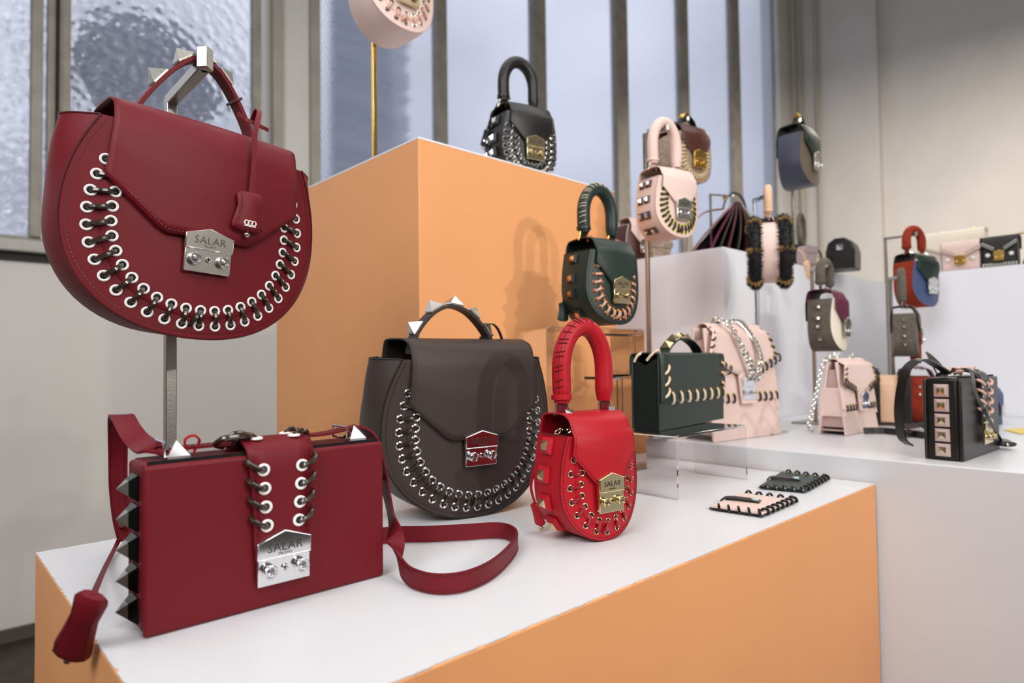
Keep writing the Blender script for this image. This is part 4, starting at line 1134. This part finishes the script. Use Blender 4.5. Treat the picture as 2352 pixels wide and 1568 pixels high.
# ------------------------------------------------------------------ card holders lying flat
def card(pts, label, m, lm, holem, th=.0035):
    W4 = [at_z(a, c, 1.0410) for a, c in pts]    # left, back, right, front
    c0 = sum(W4, Vector()) / 4; t = empty('card_holder', c0, 0, label=label, cat='card holder')
    Lp = [v - c0 for v in W4]; b = MB()
    b.prism([(v.x, v.y) for v in Lp], .001, .001 + th * .45, axis='z'); part('back_panel', b, M_BLKD, t, bevel=.0003)
    b = MB(); b.prism([(v.x * .97, v.y * .97) for v in Lp], .001 + th * .5, .001 + th, axis='z'); part('front_panel', b, m, t, bevel=.0004)
    em = eyelet_mesh(holem, .0018, .0006)
    for (i, j) in ((0, 3), (3, 2), (1, 2)):
        A, Bp = Lp[i] * .97, Lp[j] * .97; n = 7 if (i, j) == (3, 2) else 5
        for q in range(n):
            p_ = A.lerp(Bp, (q + .7) / (n + .2)); inn = (-p_).normalized(); along = (Bp - A).normalized()
            perp = Vector((-along.y, along.x, 0)); perp = perp if perp.dot(-p_) > 0 else -perp
            b = MB(); s_ = p_ + perp * .007 + Vector((0, 0, th + .001))
            b.tube(smoothpath([s_, s_ - perp * .003 + along * .001 + Vector((0, 0, .0035)), s_ - perp * .0075 + along * .003 + Vector((0, 0, .003)), s_ - perp * .010 + along * .005 + Vector((0, 0, -.002)), s_ - perp * .006 + along * .006 + Vector((0, 0, -th * .9))], 3), .0019, 6)
            part('lace', b, lm, t)
            link('eyelet', em, t, M=T(*(s_ + perp * .0008)) @ RX(-pi / 2))
    e = Lp[0].lerp(Lp[1], .48); ctr_ = Lp[2] * .08 + Lp[0] * .02
    d = (ctr_ - e); 
    pth = [e - d * .10 + Vector((0, 0, .0015)), e + Vector((0, 0, th + .003)), e + d * .4 + Vector((0, 0, th + .0045)), ctr_ + Vector((0, 0, th + .0035)), ctr_ + d * .16 + Vector((0, 0, th + .0025))]
    sw_ = Vector((-d.y, d.x, 0)).normalized()
    ribbon_part(t, 'snap_tab', pth, sw_, .016, .0018, M_BLK)
    b = MB(); b.lathe([(.0052, -.001), (.0052, .0008), (.0040, .0014), (.0001, .0015)], 18, M=T(ctr_.x, ctr_.y, th + .0052) @ RX(-pi / 2)); part('snap', b, mat('mint enamel', '#a9c4bd', .35), t)
    return t
card([(1628, 1170), (1700, 1136), (1832, 1153), (1752, 1188)], 'blush card holder with black whipstitched edge, lying nearest plinth corner', M_PNK, M_LACEK, M_WHITE)
card([(1742, 1122), (1795, 1087), (1905, 1101), (1850, 1132)], 'dark green card holder with black whipstitched edge behind the blush one', M_GRN, M_LACEK, M_YEL)

# ------------------------------------------------------------------ hanging bags on the far stands
V_MINK = velvet('grey mink', '#6b645a'); V_RED = velvet('rust fur', '#9c3a26'); V_SAL = velvet('salmon fur', '#c77f68')
M_CREAM = leather('cream leather', '#e6dcc8', .5); M_NAVY = leather('slate leather', '#3a3d4c', .45); M_WINE = leather('wine suede', '#5a1634', .6)
M_MAH = leather('mahogany snakeskin', '#4a231c', .35); M_SNAKE = mat('snakeskin', '#b09a86', .5, vary=.5, vscale=120, bump=.4, bscale=300); M_TAN = leather('tan leather', '#d8b090', .5)
M_BLUE = leather('denim blue leather', '#46557a', .5); M_LIL = leather('lilac leather', '#aaa4b4', .5); M_YELL = leather('pale yellow leather', '#e3d59a', .5); M_MAU = leather('mauve leather', '#8a6a68', .5)
sn = at_d(1603, 420, 1.72)
t = mini('mini_saddle_bag', sn, 30, 1.12, 'round snakeskin bag with mahogany flap hanging behind the blush one', M_SNAKE, M_BLKD, M_LACEC, M_GOLD, M_GOLD, detail=0, flapm=M_MAH, over=dict(n=24, D=.085))
strap_handle(t, [(-.028, .14), (-.024, .155), (-.008, .172), (.004, .174), (.022, .160), (.030, .14)], .034, .016, .003, M_BLK, M_BLKD, M_GOLD, (.35, .5), sw=.014, sh=.009)
rd = at_d(1492, 400, 1.83)
hkp = ctr(t, 0, .034, .168)
stand((rd.x, rd.y, 1.5355), hkp.z, hkp, M_STEEL, .007, 'slim steel stand on white block holding the snakeskin round bag', foot=.03)
nv = at_d(1872, 426, 1.98)
t = mini('mini_saddle_bag', nv, 44, 1.30, 'slate blue round bag with green flap hanging highest by the wall', M_NAVY, M_NAVY, None, M_SILV, M_SILV, detail=0, flapm=M_GRN, front=leather('olive leather', '#6d6152', .5))
strap_handle(t, [(-.028, .14), (-.024, .155), (-.008, .172), (.004, .174), (.022, .160), (.030, .14)], .034, .014, .003, M_BLK, M_BLKD, M_GOLD, (.4,), sw=.016, sh=.012)
hkp = ctr(t, 0, .034, .168); rd = at_d(1822, 500, 2.07)
stand((rd.x, rd.y, 1.5305), hkp.z, hkp, M_SILV, .008, 'slim polished stand holding the slate blue round bag', foot=.03)

def fur_tufts(t, name, ring, r, m, n, ln, seed):
    rnd = random.Random(seed); b = MB(); N = len(ring)
    for q in range(n):
        i = rnd.randrange(N); c = Vector(ring[i]); nx = Vector(ring[(i + 1) % N]); d = (nx - c).normalized(); c = c.lerp(nx, rnd.random())
        a = rnd.random() * 2 * pi; up = Vector((0, 1, 0)); s_ = d.cross(up).normalized(); nrm = (up * cos(a) + s_ * sin(a)).normalized()
        p_ = c + nrm * r * .8; tip = c + nrm * (r + ln * rnd.uniform(.5, 1)) + d * rnd.uniform(-.5, .5) * ln
        sd_ = nrm.cross(d).normalized() * r * .10; dd = d * r * .12
        b.add([p_ - sd_, p_ + sd_, p_ + dd, tip], [(0, 1, 3), (1, 2, 3), (2, 0, 3)])
    return part(name, b, m, t, kind='stuff')
# fur rimmed bag seen edge on
fp = at_d(1790, 652, 1.42)
t = empty('fur_rimmed_bag', fp, R_(70), 0, 0, .92, label='round bag with blush side band and black-and-gold fur rims', cat='handbag')
b = MB(); R0 = .0745; arc = [(cos(a) * R0, sin(a) * R0 + .078) for a in [2 * pi * i / 40 for i in range(40)]]
ring_pts = [[(x_, y_, z_) for x_, z_ in arc] for y_ in (0, .010, .021, .032, .042)]
b.grid(ring_pts, 0, closed=True); part('gusset', b, M_PNK, t)
for nm, y_ in (('front_panel', 0), ('back_panel', .042)):
    b = MB(); b.lathe([(R0, 0), (R0 * .99, .002), (.001, .004)] if y_ == 0 else [(R0, 0), (R0 * .99, -.002), (.001, -.004)], 40, M=T(0, y_, .078)); part(nm, b, M_PNK, t)
for y_ in (-.012, .054):
    rg = [(cos(a) * (R0 - .002), y_, sin(a) * (R0 - .002) + .078) for a in [2 * pi * i / 48 for i in range(48)]]
    b = MB(); b.tube(rg, .014, 10, closed=True); part('fur_rim', b, M_FURK, t)
    fur_tufts(t, 'black_fur', rg, .013, M_FURK, 2600, .010, 3)
    for k_ in range(0, 48, 8): fur_tufts(t, 'gold_fur', rg[k_:k_ + 2], .014, M_FURG, 130, .010, k_)
tp = [(x_, y_, .078 + R0 - abs(x_) * .15) for x_, y_ in ((-.020, -.010), (-.022, .02), (-.018, .052), (.0, .056), (.018, .052), (.022, .02), (.020, -.010), (0, -.012))]
b = MB(); b.tube(tp, .009, 8, closed=True); part('fur_rim', b, M_FURK, t); fur_tufts(t, 'black_fur', smoothpath(tp, 3), .009, M_FURK, 500, .010, 5)
tube_handle(t, .030, .021, .155, .245, .0095, M_TAN, M_TAN, seam=None, detail=0)
lock_plate(t, M_SILV, .036, .045, .078, .084, .0, txt=False, detail=0, off=(0, -.018, 0))
hkp = ctr(t, 0, .021, .222); rd = at_d(1737, 600, 1.47)
stand((rd.x, rd.y, 1.0805), hkp.z, hkp, M_ACR, .008, 'clear acrylic stand holding the fur-rimmed bag')

mk = at_d(1940, 806, 1.55)
mflap = M_WINE
t = mini('mini_saddle_bag', mk, 46, 1.02, 'grey fur round bag with wine flap and cream front, hanging', V_MINK, V_MINK, None, M_SILV, M_SILV, detail=0, flapm=M_WINE, front=M_CREAM, gusset=V_MINK,
         studs=(V_MINK, M_SILV, .011, .007, (.105, .080, .055, .030), 1), handle=V_MINK, hz=.228)
hkp = ctr(t, 0, .040, .212); rd = at_d(1871, 850, 1.66)
stand((rd.x, rd.y, 1.0805), hkp.z, hkp, M_STEEL, .008, 'steel stand holding the grey fur bag with wine flap')
rb_ = at_d(2138, 704, 1.72)
t = mini('mini_saddle_bag', rb_, 26, 1.0, 'rust fur round bag with green flap and blue front, hanging', V_RED, V_RED, None, M_SILV, M_SILV, detail=0, flapm=M_GRN, front=M_BLUE, gusset=V_RED,
         studs=(V_RED, M_GOLD, .010, .006, (.105, .078), 1), handle=V_RED, hz=.228)
hkp = ctr(t, 0, .040, .205)
rd = hkp + BK * .07
stand((rd.x, rd.y, 1.0805), hkp.z, hkp, M_STEEL, .007, 'steel stand holding the rust fur bag with green flap', foot=.03)
m2 = at_d(2112, 818, 1.60)
t = mini('mini_saddle_bag', m2, 60, .86, 'slim grey fur bag hanging edge-on below the rust one', V_MINK, V_MINK, None, M_SILV, M_SILV, detail=0, flapm=V_MINK, front=V_MINK, gusset=V_MINK,
         studs=(V_MINK, M_SILV, .010, .007, (.105, .083, .060, .037), 1), handle=V_MINK, hz=.262)
hkp = ctr(t, 0, .040, .240); rd = at_d(2050, 800, 1.66)
stand((rd.x, rd.y, 1.0805), hkp.z, hkp, M_STEEL, .008, 'steel stand holding the slim grey fur bag')

# bags standing on the white shelf behind
lr = at_z(2148, 970, 1.0805)
t = mini('mini_saddle_bag', lr, 62, .95, 'rust fur round bag standing behind the black box bag', V_RED, V_RED, None, M_SILV, M_SILV, detail=0, flapm=M_WINE, front=M_BLUE, gusset=V_RED, handle=V_RED, studs=(V_RED, M_SILV, .010, .006, (.100, .078), 1))
bl = at_z(2300, 974, 1.0805)
t = mini('mini_saddle_bag', bl, 40, .62, 'blue round bag half hidden behind the black box bag', M_BLUE, M_BLUE, None, M_SILV, M_SILV, detail=0, handle=None)
st = at_z(2074, 968, 1.0885)
t = empty('fur_rimmed_bag', st, R_(60), 0, 0, 1.12, label='tan-sided bag with salmon back and dark fur rims on the shelf', cat='handbag')
b = MB(); outl = [(-.040, 0), (.040, 0), (.046, .05), (.040, .085), (.020, .103), (-.020, .103), (-.040, .085), (-.046, .05)]
b.prism(outl, .0, .052); part('body', b, M_TAN, t, bevel=.004)
b = MB(); b.prism([(x_ * 1.15, z_ * 1.12) for x_, z_ in outl], .056, .075); part('back_panel', b, V_SAL, t, bevel=.004)
rg = smoothpath([(x_ * 1.02, -.004, z_ + .002) for x_, z_ in outl[1:] + outl[:1]], 5)
for dy in (0, .058):
    rq = [v + Vector((0, dy, 0)) for v in rg]
    b = MB(); b.tube(rq, .012, 8, closed=False); part('fur_rim', b, M_FURK, t); fur_tufts(t, 'black_fur', rq, .009, M_FURK, 500, .008, 7); fur_tufts(t, 'gold_fur', rq[:3], .008, M_YEL, 60, .008, 9)

# ------------------------------------------------------------------ on top of the white blocks
fs = at_d(1676, 578, 1.72); z0_ = 1.5355
t = empty('folded_satchel', (fs.x, fs.y, z0_), R_(-8), 0, 0, 1.18, label='burgundy satchel with fanned accordion side on the white block', cat='handbag')
leaves = [(-.085, M_MAU), (-.045, M_WINE), (-.025, M_BLK), (-.005, leather('wine leather', '#47101c', .4)), (.018, M_BLK), (.040, leather('wine leather', '#47101c', .4)), (.066, leather('sage leather', '#7d8577', .5))]
for i, (bx_, m_) in enumerate(leaves):
    ax = .010 + i * .003; hz_ = .118 - abs(i - 3) * .002
    pth = [(bx_, 0, .001), (bx_ + (ax - bx_) * .25 + .006, 0, hz_ * .38), (bx_ + (ax - bx_) * .62 + .006, 0, hz_ * .72), (ax, 0, hz_)]
    pp_ = smoothpath(pth, 4); b = MB(); b.grid([[(v.x, y_, v.z) for y_ in (0, .05, .10)] for v in pp_]); part('accordion_panel', b, m_, t, solid=.005)
b = MB(); b.prism([(-.088, .0), (.060, .0), (.016, .112), (.012, .112)], .098, .102); part('back_panel', b, leather('wine leather', '#47101c', .4), t)
ribbon_part(t, 'shoulder_strap', [(-.012, -.012, .100), (-.060, -.014, .090), (-.092, -.014, .050), (-.098, -.014, .004)], (0, 1, 0), .014, .002, M_MAU)
strap_handle(t, [(-.004, .112), (.004, .135), (.020, .150), (.040, .138), (.050, .105)], .05, .014, .003, M_BLK, M_BLKD, M_GOLD, (.3,), sw=.014, sh=.010)
hkp = ctr(t, .016, .05, .145); rd = hkp - U * .06 + BK * .03
stand((rd.x, rd.y, z0_), hkp.z, hkp, M_STEEL, .005, 'thin steel stand holding the burgundy satchel', foot=.02)
sp = at_d(1478, 584, 1.90)
t = mini('studded_round_bag', (sp.x, sp.y, z0_), 30, .95, 'blush and brown round bag with pearl stud behind the green one', M_MAH, M_CREAM, None, M_SILV, M_SILV, detail=0, flapm=M_PNK, front=M_MAH)
stud(t, (.0, -.008, .045), (0, -1, 0), (1, 0, 0), M_WHITE, .018, .012)
sq = at_d(1522, 588, 1.80)
t = empty('snakeskin_pouch', (sq.x, sq.y, z0_), R_(20), label='small snakeskin pouch on the white block under the blush bag', cat='pouch')
b = MB(); b.prism([(-.030, 0), (.026, 0), (.034, .045), (-.034, .045)], 0, .03); part('body', b, M_SNAKE, t, bevel=.004)
b = MB(); b.prism([(-.034, .030), (.034, .030), (.034, .048), (-.034, .048)], -.003, .0); part('flap', b, M_SNAKE, t, bevel=.001)
# dark hoop-handled bag, quilted pouch, tan charm, yellow bag
hb = at_d(1850, 596, 2.02)
t = empty('hoop_handle_bag', (hb.x, hb.y, 1.5305), R_(50), label='dark small bag with tall hoop handle behind the fur-rimmed bag', cat='handbag')
b = MB(); b.tube([(cos(a) * .032, .01, .125 + sin(a) * .050) for a in [2 * pi * i / 24 for i in range(24)]], .007, 8, closed=True); part('handle', b, V_MINK, t)
b = MB(); b.prism([(-.04, 0), (.04, 0), (.035, .078), (-.035, .078)], -.01, .03); part('body', b, M_BLK, t, bevel=.006)
qp = at_d(1865, 608, 1.95)
t = empty('quilted_pouch', (qp.x, qp.y, 1.5305), R_(30), label='mauve quilted pouch beside the pale yellow bag', cat='pouch')
b = MB(); b.prism([(-.030, .0), (.030, .0), (.033, .03), (.028, .062), (-.028, .062), (-.033, .03)], 0, .035); part('body', b, mat('mauve quilting', '#a08d8b', .7, bump=1.0, bscale=180), t, bevel=.010, seg=4)
b = MB(); b.box((-.029, -.002, .040), (.029, .0, .062)); part('flap', b, mat('mauve quilting', '#a08d8b', .7), t, bevel=.001)
ch = at_d(1850, 600, 1.75)
t = empty('leather_charm', (ch.x, ch.y, ch.z), R_(30), label='tan leather bell charm hanging beside the fur-rimmed bag', cat='charm')
clochette(t, [(-.03, 0, .03), (-.012, 0, .022), (0, 0, 0)], (1, 0, 0), M_TAN, M_TAN, bell=(.03, .05))
yb = at_d(1893, 612, 2.06)
t = empty('yellow_bag', (yb.x, yb.y, 1.5305), R_(20), label='pale yellow bag with dark handle on the white block', cat='handbag')
b = MB(); b.prism([(-.045, 0), (.03, 0), (.03, .034), (-.03, .038)], 0, .06); part('body', b, M_YELL, t, bevel=.006)
b = MB(); b.tube(smoothpath([(-.018, .03, .034), (-.014, .03, .062), (.004, .03, .072), (.018, .03, .060), (.022, .03, .034)], 5), .0035, 8); part('handle', b, V_MINK, t)
kb = at_d(1930, 630, 2.02)
t = empty('box_bag', (kb.x, kb.y, 1.5305), R_(-38), 0, 0, 1.1, label='glossy black rounded box bag on the white block by the wall', cat='handbag')
b = MB(); b.prism([(-.035, .0), (.035, .0), (.037, .05), (.030, .075), (.012, .088), (-.012, .088), (-.030, .075), (-.037, .05)], 0, .002); part('end_panel', b, mat('patent black', '#050505', .15, coat=1), t, bevel=.001)
b = MB(); b.prism([(-.037, .0), (.037, .0), (.039, .05), (.032, .077), (.013, .090), (-.013, .090), (-.032, .077), (-.039, .05)], .003, .10, M=None); part('body', b, M_BLK, t, bevel=.003)
stud(t, (.0, -.001, .062), (0, -1, 0), (1, 0, 0), M_CHROME, .016, .010)

# clutches on the tall white plinth
def clutch(P0, yaw, W_, H_, D_, label, m, gm, lockm, pearl=None, rims=None, big=False):
    t = empty('clutch_bag', P0, yaw, label=label, cat='handbag')
    b = MB(); b.box((0, .001, 0), (W_, D_, H_ * .97)); part('body', b, m, t, bevel=.004)
    b = MB(); b.prism([(.002, 0), (D_ - .001, 0), (D_ * .75, H_ * .95), (D_ * .2, H_ * .95)], -.004, -.001, axis='x'); part('gusset', b, gm, t)
    b = MB(); prof = [(D_ + .001, H_ * .6), (D_ + .001, H_ * .95), (D_ * .8, H_ * 1.03), (.004, H_ * 1.03), (-.004, H_ * .92)]
    pa = smoothpath([Vector((0, a, c)) for a, c in prof], 4); G = []
    for i in range(13):
        x_ = i / 12; zb = H_ * .72 - H_ * .30 * (1 - min(1, abs(x_ - .5) / .5 * 1.0))
        G.append([(-.003 + x_ * (W_ + .006), v.y, v.z) for v in pa] + [(-.003 + x_ * (W_ + .006), -.005, pa[-1].z + (zb - pa[-1].z) * q / 4) for q in range(1, 5)])
    b.grid(G); part('flap', b, m, t, solid=.003)
    lock_plate(t, lockm, W_ * .30, H_ * .22, H_ * .52, H_ * .56, 0, txt=False, detail=0, off=(W_ / 2, -.006, 0))
    if pearl:
        for x_ in (.17, .83):
            b = MB(); b.lathe([(.006, 0), (.0055, .003), (.003, .0055), (.0003, .0062)], 10, M=T(W_ * x_, .0, H_ * .42)); part('pearl', b, pearl, t)
    if rims:
        b = MB()
        for i in range(14):
            x_ = (i + .5) / 14
            if .35 < x_ < .65: continue
            zb = H_ * .72 - H_ * .30 * (1 - min(1, abs(x_ - .5) / .5))
            b.tube([(W_ * x_ + cos(a) * .0035, -.008, zb + .008 + sin(a) * .0035) for a in [i2 * pi / 4 for i2 in range(8)]], .001, 4, closed=True)
        part('eyelets', b, rims, t, kind='stuff')
        b = MB()
        for i in range(14): b.tube([(W_ * (i + .4) / 14, 0, .002), (W_ * (i + .5) / 14, -.004, .006), (W_ * (i + .6) / 14, -.001, .012)], .0015, 5)
        part('lower_lacing', b, rims, t, kind='stuff')
    return t
ZR = 1.4955
c1, c2 = at_z(2164, 618, ZR), at_z(2255, 610, ZR)
d1 = at_d(2164, 617, 1.98); d2 = at_d(2250, 610, 1.92)
def onR(px, py, y_):  # a spot on the tall plinth top, measured back from its front edge
    X = ray(px, py).x / ray(px, py).y
    # hall x = 2.08 + y_
    a = HALL + U * (2.08 + y_); s_ = (a.y * X - a.x) / (-BK.y * -1 * X * -1 + BK.x * 1 - 0) if False else (X * a.y - a.x) / (BK.x - X * BK.y)
    p_ = a + BK * s_; return Vector((p_.x, p_.y, ZR))
YR = YAW - pi / 2
k1, k2 = onR(2164, 615, .03), onR(2251, 610, .03)
clutch(k1, YR, (k2 - k1).length, .082, .045, 'blush clutch with gold lock and two pearl studs on the tall plinth', M_PNK, M_LIL, M_GOLD, M_WHITE, M_PNK)
k1, k2 = onR(2256, 607, .03), onR(2338, 603, .03)
t = clutch(k1, YR, (k2 - k1).length, .085, .045, 'black clutch with pearl studs and gold chain on the tall plinth', M_BLK, M_BLK, M_GOLD, M_WHITE, M_SILV)
chain(t, [(-.006, .01, .060), (-.004, .02, .086), (.03, .026, .0895), (.08, .026, .0905), (.12, .022, .096)], .007, .0012, M_GOLD, as_parts=False, name='chain')
k1, k2 = onR(2112, 600, .11), onR(2262, 595, .11)
t = clutch(k1, YR, (k2 - k1).length, .128, .05, 'large cream clutch at the back of the tall plinth', M_CREAM, M_CREAM, M_GOLD, None, None)
for x_ in (.06, .14):
    stud(t, (x_ * 1.0, .02, .131), (0, 0, 1), (1, 0, 0), M_GOLD, .012, .010)
k1 = onR(2347, 603, .03)
t = empty('leather_pouch', k1, YR, label='dark leather pouch at the right end of the tall plinth', cat='pouch')
b = MB(); b.prism([(0, 0), (.05, 0), (.048, .018), (.025, .026), (.004, .018)], 0, .04); part('body', b, M_BLK, t, bevel=.004)
b = MB(); b.box((.005, -.002, .010), (.045, 0, .016)); part('zip', b, M_GOLD, t)
yc = at_z(2340, 993, 1.0805)
t = empty('leaflet', yc, R_(20), label='yellow folded leaflet on the white shelf at the right edge', cat='leaflet')
b = MB(); b.prism([(-.03, -.02), (.10, -.03), (.11, .05), (.02, .045)], 0.0002, .0012, axis='z'); part('cover', b, mat('yellow card', '#e8cf72', .6), t)
b = MB(); b.prism([(-.026, -.018), (.10, -.028), (.11, .048), (.022, .042)], 0.0014, .0018, axis='z'); part('page', b, mat('yellow card', '#e8cf72', .6), t)
